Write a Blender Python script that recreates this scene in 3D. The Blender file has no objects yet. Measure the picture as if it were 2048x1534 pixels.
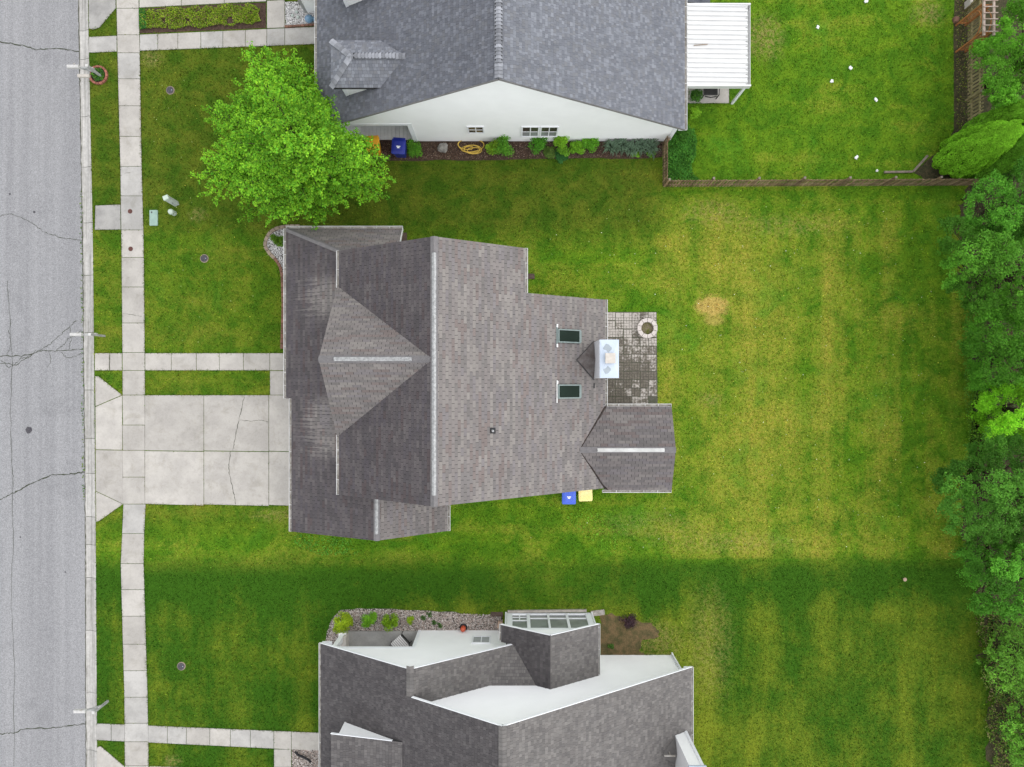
import bpy, math, random
import numpy as np
from mathutils import Vector, Matrix

random.seed(7)
rng = np.random.default_rng(7)
scene = bpy.context.scene
COL = scene.collection
R = math.radians

# ---------------------------------------------------------------- camera
F = 1419.0      # focal length in photo pixels (24 mm-equivalent drone lens)
H = 36.4        # flying height in metres
cam_d = bpy.data.cameras.new("drone_camera")
cam_d.sensor_width = 36.0
cam_d.sensor_fit = 'HORIZONTAL'
cam_d.lens = F / 2048 * 36.0
cam_d.clip_end = 3000
cam = bpy.data.objects.new("drone_camera", cam_d)
cam.location = (0, 0, H)
cam.rotation_euler = (0, 0, 0)
COL.objects.link(cam)
scene.camera = cam

# ---------------------------------------------------------------- sky, sun, exposure
SUN_EL, SUN_AZ = 66.0, 88.0     # azimuth from +Y towards +X
world = bpy.data.worlds.new("World")
scene.world = world
world.use_nodes = True
wn = world.node_tree
wn.nodes.clear()
sky = wn.nodes.new('ShaderNodeTexSky')
sky.sky_type = 'NISHITA'
sky.sun_disc = False
sky.sun_elevation = R(SUN_EL)
sky.sun_rotation = R(SUN_AZ)
sky.dust_density = 1.0
sky.air_density = 1.0
hs = wn.nodes.new('ShaderNodeHueSaturation')
hs.inputs['Saturation'].default_value = 0.22       # overcast: cloud light is nearly white
bg = wn.nodes.new('ShaderNodeBackground')
bg.inputs['Strength'].default_value = 0.15
wo = wn.nodes.new('ShaderNodeOutputWorld')
wn.links.new(sky.outputs[0], hs.inputs['Color'])
wn.links.new(hs.outputs[0], bg.inputs['Color'])
wn.links.new(bg.outputs[0], wo.inputs['Surface'])

sd = bpy.data.lights.new("sun", 'SUN')
sd.energy = 1.0
sd.angle = R(140)       # thick cloud: the light comes from most of the sky
sd.color = (1.0, 0.97, 0.92)
sun = bpy.data.objects.new("sun", sd)
sv = Vector((math.sin(R(SUN_AZ)) * math.cos(R(SUN_EL)), math.cos(R(SUN_AZ)) * math.cos(R(SUN_EL)), math.sin(R(SUN_EL))))
sun.rotation_euler = sv.to_track_quat('Z', 'Y').to_euler()
sun.location = (0, 0, 60)
COL.objects.link(sun)

scene.view_settings.view_transform = 'Standard'
scene.view_settings.look = 'None'
scene.view_settings.gamma = 1.0
scene.view_settings.use_curve_mapping = False
scene.view_settings.exposure = 1.1
scene.cycles.max_bounces = 6
scene.cycles.transparent_max_bounces = 6

# ---------------------------------------------------------------- helpers
def W(px, py, h=0.0):
    """point at height h that the photograph shows at pixel (px, py)"""
    d = (H - h) / F
    return Vector(((px - 1024) * d, (767 - py) * d, h))

def tag(o, label=None, cat=None, group=None, kind=None):
    if label: o['label'] = label
    if cat: o['category'] = cat
    if group: o['group'] = group
    if kind: o['kind'] = kind
    return o

ORG = {}
def org(o):
    return ORG.get(o.name, Vector((0, 0, 0)))

def empty(name, loc, label=None, cat=None, group=None, kind=None):
    o = bpy.data.objects.new(name, None)
    o.empty_display_size = 0.3
    o.location = loc
    COL.objects.link(o)
    ORG[o.name] = Vector(loc)
    return tag(o, label, cat, group, kind)

def sub_empty(name, parent):
    o = bpy.data.objects.new(name, None)
    COL.objects.link(o)
    o.parent = parent
    ORG[o.name] = org(parent)
    return o

def link_obj(name, me, parent=None, loc=None):
    o = bpy.data.objects.new(name, me)
    COL.objects.link(o)
    if parent is not None:
        o.parent = parent
    if loc is not None:
        o.location = loc
    return o

class MB:
    """collects geometry in world coordinates"""
    def __init__(s):
        s.v = []; s.f = []; s.c = []
    def add(s, verts, faces, col=None):
        n = len(s.v)
        s.v.extend([tuple(p) for p in verts])
        for f in faces:
            s.f.append(tuple(i + n for i in f)); s.c.append(col)
        return s
    def box(s, x0, x1, y0, y1, z0, z1, col=None):
        v = [(x0,y0,z0),(x1,y0,z0),(x1,y1,z0),(x0,y1,z0),(x0,y0,z1),(x1,y0,z1),(x1,y1,z1),(x0,y1,z1)]
        return s.add(v, [(0,3,2,1),(4,5,6,7),(0,1,5,4),(1,2,6,5),(2,3,7,6),(3,0,4,7)], col)
    def obox(s, c, ux, uy, uz, hx, hy, hz, col=None):
        c = Vector(c); ux = Vector(ux).normalized()*hx; uy = Vector(uy).normalized()*hy; uz = Vector(uz).normalized()*hz
        v = [c+a*ux+b*uy+d*uz for d in (-1,1) for (a,b) in ((-1,-1),(1,-1),(1,1),(-1,1))]
        return s.add(v, [(0,3,2,1),(4,5,6,7),(0,1,5,4),(1,2,6,5),(2,3,7,6),(3,0,4,7)], col)
    def bar(s, a, b, w, t, up=(0,0,1), col=None):
        a = Vector(a); b = Vector(b); d = b - a
        up = Vector(up)
        side = d.cross(up)
        if side.length < 1e-6: side = Vector((1,0,0))
        side.normalize(); upp = side.cross(d).normalized()
        return s.obox((a+b)/2, d, side, upp, d.length/2, w/2, t/2, col)
    def prism(s, poly, z0, z1, col=None):
        """plan polygon; z0/z1 numbers or functions of (x,y)"""
        g0 = z0 if callable(z0) else (lambda x, y: z0)
        g1 = z1 if callable(z1) else (lambda x, y: z1)
        n = len(poly)
        a = sum(poly[i][0]*poly[(i+1)%n][1]-poly[(i+1)%n][0]*poly[i][1] for i in range(n))
        if a < 0: poly = poly[::-1]
        v = [(p[0],p[1],g0(p[0],p[1])) for p in poly] + [(p[0],p[1],g1(p[0],p[1])) for p in poly]
        f = [tuple(range(n-1,-1,-1)), tuple(range(n, 2*n))] + [(i,(i+1)%n,n+(i+1)%n,n+i) for i in range(n)]
        return s.add(v, f, col)
    def tube(s, pts, radii, seg=6, cap=True, col=None):
        pts = [Vector(p) for p in pts]
        if not hasattr(radii, '__len__'): radii = [radii]*len(pts)
        vs = []; fs = []
        for i, p in enumerate(pts):
            d = (pts[min(i+1,len(pts)-1)] - pts[max(i-1,0)])
            if d.length < 1e-9: d = Vector((0,0,1))
            d.normalize()
            ref = Vector((0,0,1)) if abs(d.z) < .9 else Vector((1,0,0))
            a = d.cross(ref).normalized(); b = d.cross(a).normalized()
            for k in range(seg):
                t = 2*math.pi*k/seg
                vs.append(p + (a*math.cos(t)+b*math.sin(t))*radii[i])
        for i in range(len(pts)-1):
            for k in range(seg):
                fs.append((i*seg+k, i*seg+(k+1)%seg, (i+1)*seg+(k+1)%seg, (i+1)*seg+k))
        if cap:
            fs.append(tuple(range(seg-1,-1,-1))); m = (len(pts)-1)*seg
            fs.append(tuple(range(m, m+seg)))
        return s.add(vs, fs, col)
    def lathe(s, c, prof, seg=24, col=None, cap=True):
        """prof: list of (r, z) relative to c"""
        c = Vector(c); vs = []; fs = []
        for r, z in prof:
            for k in range(seg):
                t = 2*math.pi*k/seg
                vs.append(c + Vector((r*math.cos(t), r*math.sin(t), z)))
        for i in range(len(prof)-1):
            for k in range(seg):
                fs.append((i*seg+k, i*seg+(k+1)%seg, (i+1)*seg+(k+1)%seg, (i+1)*seg+k))
        if cap:
            if prof[0][0] > 1e-4: fs.append(tuple(range(seg-1,-1,-1)))
            if prof[-1][0] > 1e-4:
                m = (len(prof)-1)*seg; fs.append(tuple(range(m, m+seg)))
        return s.add(vs, fs, col)
    def mesh(s, name, mat, o=Vector((0,0,0)), smooth=False):
        me = bpy.data.meshes.new(name)
        me.from_pydata([(p[0]-o.x, p[1]-o.y, p[2]-o.z) for p in s.v], [], s.f)
        if any(c is not None for c in s.c):
            at = me.attributes.new("col", 'FLOAT_COLOR', 'FACE')
            arr = np.ones((len(s.f), 4), np.float32)
            for i, c in enumerate(s.c):
                if c is not None: arr[i, :3] = c[:3]
            at.data.foreach_set("color", arr.ravel())
        me.materials.append(mat)
        if smooth:
            me.polygons.foreach_set("use_smooth", [True]*len(me.polygons))
        me.update()
        return me
    def build(s, name, mat, parent=None, loc=None, smooth=False, label=None, cat=None, group=None, kind=None, bevel=0):
        if parent is not None:
            o0 = org(parent)
        elif loc is not None:
            o0 = Vector(loc)
        else:
            xs = [p[0] for p in s.v]; ys = [p[1] for p in s.v]; zs = [p[2] for p in s.v]
            o0 = Vector(((min(xs)+max(xs))/2, (min(ys)+max(ys))/2, min(zs)))
        me = s.mesh(name, mat, o0, smooth)
        o = bpy.data.objects.new(name, me)
        COL.objects.link(o)
        if parent is not None: o.parent = parent
        else: o.location = o0
        ORG[o.name] = o0
        if bevel:
            m = o.modifiers.new("bevel", 'BEVEL'); m.width = bevel; m.segments = 2; m.limit_method = 'ANGLE'
        return tag(o, label, cat, group, kind)

def np_mesh(name, verts, k, mat, cols=None, o=None, smooth=False):
    """verts (n*k,3): n separate k-gons"""
    me = bpy.data.meshes.new(name)
    nv = len(verts); nf = nv // k
    if o is not None: verts = verts - np.array(o)
    me.vertices.add(nv); me.vertices.foreach_set("co", np.ascontiguousarray(verts, np.float32).ravel())
    me.loops.add(nv); me.loops.foreach_set("vertex_index", np.arange(nv, dtype=np.int32))
    me.polygons.add(nf)
    me.polygons.foreach_set("loop_start", np.arange(0, nv, k, dtype=np.int32))
    me.polygons.foreach_set("loop_total", np.full(nf, k, np.int32))
    me.materials.append(mat)
    me.update(calc_edges=True)
    if cols is not None:
        at = me.attributes.new("col", 'FLOAT_COLOR', 'FACE')
        a = np.ones((nf, 4), np.float32); a[:, :3] = cols
        at.data.foreach_set("color", a.ravel())
    return me

# ---------------------------------------------------------------- materials
class NT:
    def __init__(s, name):
        s.m = bpy.data.materials.new(name); s.m.use_nodes = True
        s.t = s.m.node_tree; s.t.nodes.clear()
        s.out = s.n('ShaderNodeOutputMaterial'); s.b = s.n('ShaderNodeBsdfPrincipled')
        s.l(s.b.outputs[0], s.out.inputs[0])
        s._pos = None
    def n(s, t, **kw):
        nd = s.t.nodes.new(t)
        for k, v in kw.items(): setattr(nd, k, v)
        return nd
    def l(s, a, b): s.t.links.new(a, b)
    def val(s, sock, v):
        if hasattr(v, 'is_linked') or hasattr(v, 'links'): s.l(v, sock)
        else: sock.default_value = v
    def pos(s, world=True):
        if s._pos is None:
            s._pos = s.n('ShaderNodeNewGeometry').outputs['Position'] if world else s.n('ShaderNodeTexCoord').outputs['Object']
        return s._pos
    def xyz(s, v=None):
        x = s.n('ShaderNodeSeparateXYZ'); s.l(v or s.pos(), x.inputs[0]); return x.outputs
    def map(s, scale, loc=(0,0,0), rot=(0,0,0)):
        m = s.n('ShaderNodeMapping'); s.l(s.pos(), m.inputs[0])
        m.inputs['Scale'].default_value = scale; m.inputs['Location'].default_value = loc; m.inputs['Rotation'].default_value = rot
        return m.outputs[0]
    def noise(s, scale, detail=4, rough=.55, vec=None, dist=0.0):
        t = s.n('ShaderNodeTexNoise'); s.l(vec if vec is not None else s.pos(), t.inputs['Vector'])
        t.inputs['Scale'].default_value = scale; t.inputs['Detail'].default_value = detail
        t.inputs['Roughness'].default_value = rough; t.inputs['Distortion'].default_value = dist
        return t.outputs['Fac']
    def vor(s, scale, vec=None, feat='F1', out='Distance'):
        t = s.n('ShaderNodeTexVoronoi', feature=feat); s.l(vec if vec is not None else s.pos(), t.inputs['Vector'])
        t.inputs['Scale'].default_value = scale
        return t.outputs[out]
    def ramp(s, f, a, b, smooth=True):
        m = s.n('ShaderNodeMapRange'); m.interpolation_type = 'SMOOTHSTEP' if smooth else 'LINEAR'
        s.l(f, m.inputs['Value']); m.inputs['From Min'].default_value = a; m.inputs['From Max'].default_value = b
        return m.outputs['Result']
    def math(s, op, a, b=0.0):
        m = s.n('ShaderNodeMath', operation=op)
        s.val(m.inputs[0], a); s.val(m.inputs[1], b); return m.outputs[0]
    def mix(s, fac, a, b, mode='MIX'):
        m = s.n('ShaderNodeMix', data_type='RGBA', blend_type=mode)
        s.val(m.inputs['Factor'], fac)
        for sock, v in ((m.inputs['A'], a), (m.inputs['B'], b)):
            if isinstance(v, tuple): sock.default_value = (v[0], v[1], v[2], 1)
            else: s.l(v, sock)
        return m.outputs['Result']
    def grey(s, v):
        c = s.n('ShaderNodeCombineColor')
        for i in range(3): s.l(v, c.inputs[i])
        return c.outputs[0]
    def attr(s, name='col'):
        return s.n('ShaderNodeAttribute', attribute_name=name).outputs['Color']
    def rand(s):
        return s.n('ShaderNodeObjectInfo').outputs['Random']
    def bump(s, h, strength=.4, dist=.02):
        b = s.n('ShaderNodeBump'); b.inputs['Strength'].default_value = strength; b.inputs['Distance'].default_value = dist
        s.l(h, b.inputs['Height']); s.l(b.outputs[0], s.b.inputs['Normal'])
    def fin(s, col, rough=.8, spec=.25, metal=0.0):
        if isinstance(col, tuple): s.b.inputs['Base Color'].default_value = (*col, 1)
        else: s.l(col, s.b.inputs['Base Color'])
        s.val(s.b.inputs['Roughness'], rough)
        s.b.inputs['Specular IOR Level'].default_value = spec
        s.b.inputs['Metallic'].default_value = metal
        return s.m

def pmat(name, c1, c2=None, scale=6, rough=.8, bump=0.0, bscale=None, attr=False, rnd=0.0, spec=.25, metal=0.0, fine=None, fscale=60, world=True, lo=.35, hi=.65):
    t = NT(name); t.pos(world)
    c2 = c2 or tuple(min(1, x*.88) for x in c1)
    col = t.mix(t.ramp(t.noise(scale, 5, .6), lo, hi), c1, c2)
    if fine:
        col = t.mix(t.ramp(t.noise(fscale, 2, .6), .3, .7), col, t.mix(1.0, col, (fine,)*3, 'MULTIPLY'))
    if attr: col = t.mix(1.0, col, t.attr(), 'MULTIPLY')
    if rnd:
        v = t.math('ADD', t.math('MULTIPLY', t.rand(), rnd), 1.0 - rnd/2)
        col = t.mix(1.0, col, t.grey(v), 'MULTIPLY')
    if bump: t.bump(t.noise(bscale or scale*4, 4, .6), bump)
    return t.fin(col, rough, spec, metal)

# lawn: colour varies by place (thin dry turf, darker olive yards, lush strips, a neighbour's greener grass)
def grass_material(name="lawn_grass", blades=False):
    t = NT(name)
    P = t.xyz()
    X, Y = P[0], P[1]
    big = t.noise(.22, 4, .55)
    mid = t.noise(.9, 7, .68, dist=.6)
    fin = t.noise(5.5, 4, .7)
    vfin = t.noise(22, 3, .7)
    green = t.mix(t.ramp(mid, .32, .68), (.060, .155, .009), (.130, .232, .013))
    dry = t.mix(t.ramp(fin, .35, .65), (.235, .262, .026), (.320, .285, .046))
    # dryness is higher in the back yard of the middle lot
    back = t.math('MULTIPLY', t.ramp(X, 5.0, 11.0), t.math('MULTIPLY', t.ramp(Y, -9.1, -8.9), t.ramp(Y, 10.2, 7.5)))
    dryf = t.math('ADD', t.math('MULTIPLY', t.ramp(big, .42, .66), .30), t.math('MULTIPLY', back, .34))
    dryf = t.math('ADD', dryf, t.math('MULTIPLY', t.math('SUBTRACT', mid, .5), .95))
    dryf = t.math('ADD', dryf, t.math('MULTIPLY', t.math('SUBTRACT', fin, .5), .55))
    # mowing lanes: up and down in the back yard, across in the side and front yards
    laneY = t.noise(1.0, 4, .55, vec=t.map((.70, .040, 1)))
    laneX = t.noise(1.0, 4, .55, vec=t.map((.045, 1.0, 1), (2, 9, 0)))
    lane = t.math('ADD', t.math('MULTIPLY', t.math('SUBTRACT', laneY, .5), t.math('MULTIPLY', back, 1.9)), t.math('MULTIPLY', t.math('SUBTRACT', laneX, .5), t.math('SUBTRACT', 1.3, back)))
    dryf = t.math('ADD', dryf, lane)
    dryf = t.math('SUBTRACT', dryf, t.math('MULTIPLY', t.math('MULTIPLY', back, t.ramp(X, 13.0, 19.0)), .26))
    dryf = t.math('SUBTRACT', dryf, t.math('MULTIPLY', t.math('MULTIPLY', t.ramp(X, 8.0, 9.0), t.ramp(Y, 10.0, 10.4)), .16))
    dryf = t.math('SUBTRACT', dryf, t.math('MULTIPLY', t.ramp(X, 0.0, -6.0), -.03))
    col = t.mix(t.ramp(dryf, .02, .85, False), green, dry)
    # lush clover-ish strips
    lush = t.math('MULTIPLY', t.ramp(t.math('ADD', t.noise(.33, 5, .62, vec=t.map((1,1,1), (13,5,0)), dist=.8), t.math('MULTIPLY', t.math('SUBTRACT', fin, .5), .25)), .54, .76), .60)
    col = t.mix(lush, col, (.065, .215, .016))
    # neighbour's lawn in the south: denser, darker, mown in stripes along Y
    wob = t.math('MULTIPLY', t.math('SUBTRACT', t.noise(1.3, 3), .5), .5)
    Yw = t.math('ADD', Y, wob)
    south = t.math('MULTIPLY', t.ramp(Yw, -8.55, -9.60), t.ramp(X, -2, 6))
    south2 = t.math('MULTIPLY', t.ramp(Yw, -8.3, -10.0), t.ramp(X, 6, -2))
    south = t.math('MAXIMUM', south, south2)
    strp = t.noise(.55, 3, .55, vec=t.map((1.0, .16, 1), (3, 7, 0)))
    blot = t.noise(.5, 3, .5, vec=t.map((1, 1, 1), (31, 17, 0)))
    sf = t.math('ADD', strp, t.math('MULTIPLY', t.math('SUBTRACT', fin, .5), .35))
    sf = t.math('ADD', sf, t.math('MULTIPLY', t.math('SUBTRACT', blot, .5), .5))
    first = t.math('MULTIPLY', t.ramp(Yw, -12.2, -10.2), .24)
    sf = t.math('SUBTRACT', sf, first)
    front = t.ramp(X, -2, -9)
    sf = t.math('SUBTRACT', sf, t.math('MULTIPLY', front, .10))
    sf = t.math('SUBTRACT', sf, t.math('MULTIPLY', t.ramp(X, 20.5, 22.5), .12))
    sf = t.math('ADD', sf, t.math('MULTIPLY', t.math('SUBTRACT', mid, .5), .45))
    scol = t.mix(t.ramp(sf, .24, .76), (.038, .105, .008), (.165, .205, .018))
    col = t.mix(south, col, scol)
    # side yard between the northern neighbour and the middle house: darker olive tone, weaker in the front yard
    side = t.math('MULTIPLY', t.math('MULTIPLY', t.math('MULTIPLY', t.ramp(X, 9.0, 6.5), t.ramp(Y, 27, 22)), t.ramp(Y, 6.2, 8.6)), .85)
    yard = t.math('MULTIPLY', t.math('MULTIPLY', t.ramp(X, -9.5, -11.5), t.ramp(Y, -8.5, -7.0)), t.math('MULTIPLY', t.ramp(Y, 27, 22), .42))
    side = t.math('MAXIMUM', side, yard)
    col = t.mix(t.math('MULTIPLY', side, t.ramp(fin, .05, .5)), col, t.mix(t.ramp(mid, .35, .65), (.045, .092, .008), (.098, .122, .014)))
    # scorched straw patch in the back yard, wavy outline
    def patch(cx, cy, rx, ry, soft, amp):
        dx = t.math('DIVIDE', t.math('SUBTRACT', X, cx), rx); dy = t.math('DIVIDE', t.math('SUBTRACT', Y, cy), ry)
        r = t.math('SQRT', t.math('ADD', t.math('MULTIPLY', dx, dx), t.math('MULTIPLY', dy, dy)))
        r = t.math('ADD', r, t.math('MULTIPLY', t.math('SUBTRACT', t.noise(3.2, 4, .65), .5), amp))
        return t.ramp(r, 1.0 + soft, 1.0 - soft)
    straw = t.mix(t.ramp(fin, .3, .7), (.50, .36, .10), (.36, .27, .075))
    p = W(1425, 612)
    col = t.mix(patch(p.x, p.y, .80, .50, .34, 1.5), col, straw)
    p = W(1428, 640)
    col = t.mix(t.math('MULTIPLY', patch(p.x, p.y, .5, .25, .4, .9), .6), col, straw)
    thin = (.27, .225, .08)
    for (px, py, rx, ry, k) in ((1530, 75, .8, 1.0, .8), (1855, 25, .7, .6, .7), (1425, 425, 1.3, .6, .5), (1420, 800, .6, .35, .4), (1310, 1285, 1.2, .9, .6), (1420, 1290, 1.0, 2.4, .4), (345, 1521, .4, .25, .6), (255, 130, .35, .5, .6), (300, 118, .6, .35, .6), (395, 430, .4, .3, .5), (1290, 1050, 2.5, .6, .3), (1450, 1085, 3.0, .45, .35), (575, 1030, 1.6, .3, .5), (1580, 450, 2.5, .5, .35)):
        q = W(px, py)
        col = t.mix(t.math('MULTIPLY', t.math('MULTIPLY', patch(q.x, q.y, rx, ry, .7, 1.8), k), t.ramp(fin, .38, .62)), col, thin)
    # fine speckle of blades and tiny yellow heads
    col = t.mix(t.math('MULTIPLY', t.ramp(vfin, .62, .40), .45), col, t.mix(1.0, col, (.50, .58, .45), 'MULTIPLY'))
    col = t.mix(t.math('MULTIPLY', t.ramp(vfin, .60, .78), .35), col, t.mix(1.0, col, (1.6, 1.5, 1.5), 'MULTIPLY'))
    tuft = t.noise(11, 3, .75)
    col = t.mix(t.math('MULTIPLY', t.ramp(tuft, .50, .30), .55), col, t.mix(1.0, col, (.52, .60, .50), 'MULTIPLY'))
    col = t.mix(t.math('MULTIPLY', t.ramp(tuft, .52, .72), .55), col, t.mix(1.0, col, (1.38, 1.30, 1.25), 'MULTIPLY'))
    if blades: col = t.mix(1.0, col, t.attr(), 'MULTIPLY')
    t.bump(t.math('ADD', vfin, fin), .55, .05)
    return t.fin(col, .95, .05)

M = {}
M['grass'] = grass_material()
M['blades'] = grass_material("grass_blade", True)

def asphalt():
    t = NT("asphalt")
    fine = t.noise(26, 3, .8); grit = t.noise(13, 4, .8)
    band = t.noise(.9, 4, .6, vec=t.map((1.8, .035, 1)))
    band2 = t.noise(1.0, 3, .6, vec=t.map((5.0, .08, 1), (3, 1, 0)))
    stain = t.noise(.5, 6, .65)
    col = t.mix(t.ramp(fine, .28, .72), (.192, .191, .194), (.312, .310, .314))
    col = t.mix(t.ramp(grit, .30, .72), t.mix(1.0, col, (.86, .86, .86), 'MULTIPLY'), t.mix(1.0, col, (1.10, 1.10, 1.10), 'MULTIPLY'))
    col = t.mix(t.math('MULTIPLY', t.ramp(band, .36, .66), .55), col, t.mix(1.0, col, (.78, .78, .79), 'MULTIPLY'))
    col = t.mix(t.math('MULTIPLY', t.ramp(band2, .50, .70), .35), col, t.mix(1.0, col, (1.16, 1.16, 1.15), 'MULTIPLY'))
    col = t.mix(t.math('MULTIPLY', t.ramp(stain, .52, .74), .45), col, t.mix(1.0, col, (.70, .70, .71), 'MULTIPLY'))
    t.bump(fine, .5, .01)
    return t.fin(col, .92, .12)
M['asphalt'] = asphalt()

def concrete(name, a, b, rnd=.16):
    t = NT(name)
    big = t.noise(.9, 5, .6); mid = t.noise(5, 5, .65); fine = t.noise(45, 2, .6)
    col = t.mix(t.ramp(big, .35, .65), a, b)
    col = t.mix(t.math('MULTIPLY', t.ramp(mid, .50, .75), .45), col, t.mix(1.0, col, (.74, .74, .72), 'MULTIPLY'))
    col = t.mix(t.math('MULTIPLY', t.ramp(t.noise(14, 4, .7), .45, .70), .40), col, t.mix(1.0, col, (.80, .80, .78), 'MULTIPLY'))
    col = t.mix(t.math('MULTIPLY', t.ramp(t.noise(1.1, 5, .7, dist=.6), .50, .70), .60), col, t.mix(1.0, col, (.78, .77, .73), 'MULTIPLY'))
    col = t.mix(t.math('MULTIPLY', t.ramp(fine, .35, .65), .35), col, t.mix(1.0, col, (.80, .80, .79), 'MULTIPLY'))
    v = t.math('ADD', t.math('MULTIPLY', t.rand(), rnd), 1.0 - rnd*.6)
    col = t.mix(1.0, col, t.grey(v), 'MULTIPLY')
    t.bump(fine, .2, .01)
    return t.fin(col, .9, .2)
M['concrete'] = concrete("pale_concrete", (.430, .405, .370), (.362, .340, .312))
M['concrete_old'] = concrete("weathered_concrete", (.35, .338, .318), (.26, .252, .240))
M['concrete_grey'] = concrete("grey_concrete", (.41, .395, .372), (.33, .318, .30))
def kerb_mat():
    t = NT("stained_kerb")
    mid = t.noise(5, 5, .7); fine = t.noise(40, 2, .6); band = t.noise(1.0, 4, .65, vec=t.map((9, .28, 1)))
    col = t.mix(t.ramp(mid, .3, .7), (.43, .415, .39), (.33, .318, .298))
    col = t.mix(t.math('MULTIPLY', t.ramp(band, .42, .66), .75), col, t.mix(1.0, col, (.58, .58, .56), 'MULTIPLY'))
    col = t.mix(t.math('MULTIPLY', t.ramp(t.noise(12, 4, .7), .5, .72), .4), col, t.mix(1.0, col, (.7, .7, .68), 'MULTIPLY'))
    v = t.math('ADD', t.math('MULTIPLY', t.rand(), .2), .9); col = t.mix(1.0, col, t.grey(v), 'MULTIPLY')
    t.bump(fine, .3, .01)
    return t.fin(col, .9, .15)
M['kerb'] = kerb_mat()
M['crack'] = pmat("crack_filler", (.05,.052,.04), (.035,.045,.02), 9, .95)
M['joint'] = pmat("dark_joint_soil", (.085,.08,.065), (.06,.065,.04), 9, .95)
M['mulch'] = pmat("brown_mulch", (.055,.034,.024), (.105,.066,.048), 9, .95, .9, 26, fine=.45, fscale=30)
M['litter'] = pmat("leaf_litter", (.045,.046,.020), (.085,.070,.036), 5, .95, .9, 20, fine=.5, fscale=22)
M['dirt'] = pmat("bare_dirt", (.17,.115,.055), (.085,.075,.03), 3, .95, .6, 20, fine=.6, fscale=25)

def gravel_mat(name, a, b, c):
    t = NT(name)
    v = t.n('ShaderNodeTexVoronoi'); t.l(t.pos(), v.inputs['Vector']); v.inputs['Scale'].default_value = 17
    sx = t.n('ShaderNodeSeparateColor'); t.l(v.outputs['Color'], sx.inputs[0])
    col = t.mix(t.ramp(sx.outputs[0], .2, .8), a, b)
    col = t.mix(t.ramp(sx.outputs[1], .72, .80), col, c)
    col = t.mix(t.ramp(v.outputs['Distance'], .38, .62), col, (.055,.045,.038))
    t.bump(t.math('SUBTRACT', 1.0, v.outputs['Distance']), .8, .03)
    return t.fin(col, .85, .2)
M['gravel'] = gravel_mat("river_gravel", (.40,.35,.31), (.22,.185,.16), (.52,.48,.45))
M['white_gravel'] = gravel_mat("white_gravel", (.60,.59,.58), (.40,.39,.38), (.75,.74,.73))
M['stone_piece'] = pmat("pebble", (1,1,1), (.85,.85,.85), 30, .85, attr=True)

M['mail_white'] = pmat('dusty_white_plastic', (.50,.49,.47), (.42,.41,.395), 8, .55)
M['timber'] = pmat('old_timber', (.22,.185,.145), (.15,.125,.10), 6, .9, .4, 30)
M['white'] = pmat("white_vinyl", (.80,.80,.79), (.77,.77,.765), 3, .5, spec=.35)
M['siding'] = pmat("white_lap_siding", (.85,.85,.845), (.82,.82,.815), .8, .55, spec=.3)
M['trim'] = pmat("white_trim", (.79,.80,.82), (.75,.76,.78), 2, .45, spec=.4)
M['gutter'] = pmat("gutter_white", (.60,.595,.58), (.46,.455,.44), 1.5, .5, spec=.4)
M['gutter_in'] = pmat("gutter_trough_dirt", (.22,.20,.17), (.38,.36,.33), 4, .9)
M['metal_white'] = pmat("painted_steel", (.60,.60,.585), (.56,.56,.55), 1.2, .4, spec=.45)

def roof_mat(name, streaks=False, mottle=.35, algae=None):
    t = NT(name)
    col = t.attr()
    fine = t.noise(30, 3, .7)
    col = t.mix(t.math('MULTIPLY', t.ramp(fine, .35, .65), .35), col, t.mix(1.0, col, (.74,.74,.75), 'MULTIPLY'))
    big = t.noise(.8, 4, .6)
    col = t.mix(t.math('MULTIPLY', t.ramp(big, .42, .68), mottle), col, t.mix(1.0, col, (.70,.69,.70), 'MULTIPLY'))
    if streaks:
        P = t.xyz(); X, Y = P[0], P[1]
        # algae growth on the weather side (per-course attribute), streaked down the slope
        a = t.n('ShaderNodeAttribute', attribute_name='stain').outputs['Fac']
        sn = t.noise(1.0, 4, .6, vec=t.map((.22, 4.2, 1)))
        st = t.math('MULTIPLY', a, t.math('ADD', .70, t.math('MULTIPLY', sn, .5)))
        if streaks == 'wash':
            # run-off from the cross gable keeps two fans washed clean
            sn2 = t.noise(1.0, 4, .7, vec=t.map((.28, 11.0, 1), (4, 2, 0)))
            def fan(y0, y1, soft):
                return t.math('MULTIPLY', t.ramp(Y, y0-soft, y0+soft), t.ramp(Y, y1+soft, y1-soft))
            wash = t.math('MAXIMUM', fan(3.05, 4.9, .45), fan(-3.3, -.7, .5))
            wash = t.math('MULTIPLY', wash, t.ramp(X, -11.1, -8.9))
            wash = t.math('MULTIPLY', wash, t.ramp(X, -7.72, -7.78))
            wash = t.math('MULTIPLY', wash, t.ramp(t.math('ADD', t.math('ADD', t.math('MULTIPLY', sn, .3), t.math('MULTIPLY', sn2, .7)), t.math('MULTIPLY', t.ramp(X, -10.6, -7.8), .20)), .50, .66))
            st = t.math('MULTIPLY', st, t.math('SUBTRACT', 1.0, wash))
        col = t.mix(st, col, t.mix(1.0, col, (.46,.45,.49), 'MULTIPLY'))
    t.bump(fine, .35, .01)
    return t.fin(col, .93, .12)
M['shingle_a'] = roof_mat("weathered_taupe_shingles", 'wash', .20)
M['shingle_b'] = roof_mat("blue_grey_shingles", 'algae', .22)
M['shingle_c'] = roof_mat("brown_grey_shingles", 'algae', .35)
M['deck'] = pmat("roof_felt", (.05,.048,.05), (.035,.034,.036), 8, .95)
M['fascia_grey'] = pmat("grey_drip_edge", (.20,.19,.19), (.16,.155,.155), 5, .7)
M['ridge_vent'] = pmat("galvanised_ridge_vent", (.40,.40,.40), (.25,.25,.25), 9, .55, fine=.8, fscale=25, spec=.5)
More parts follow.
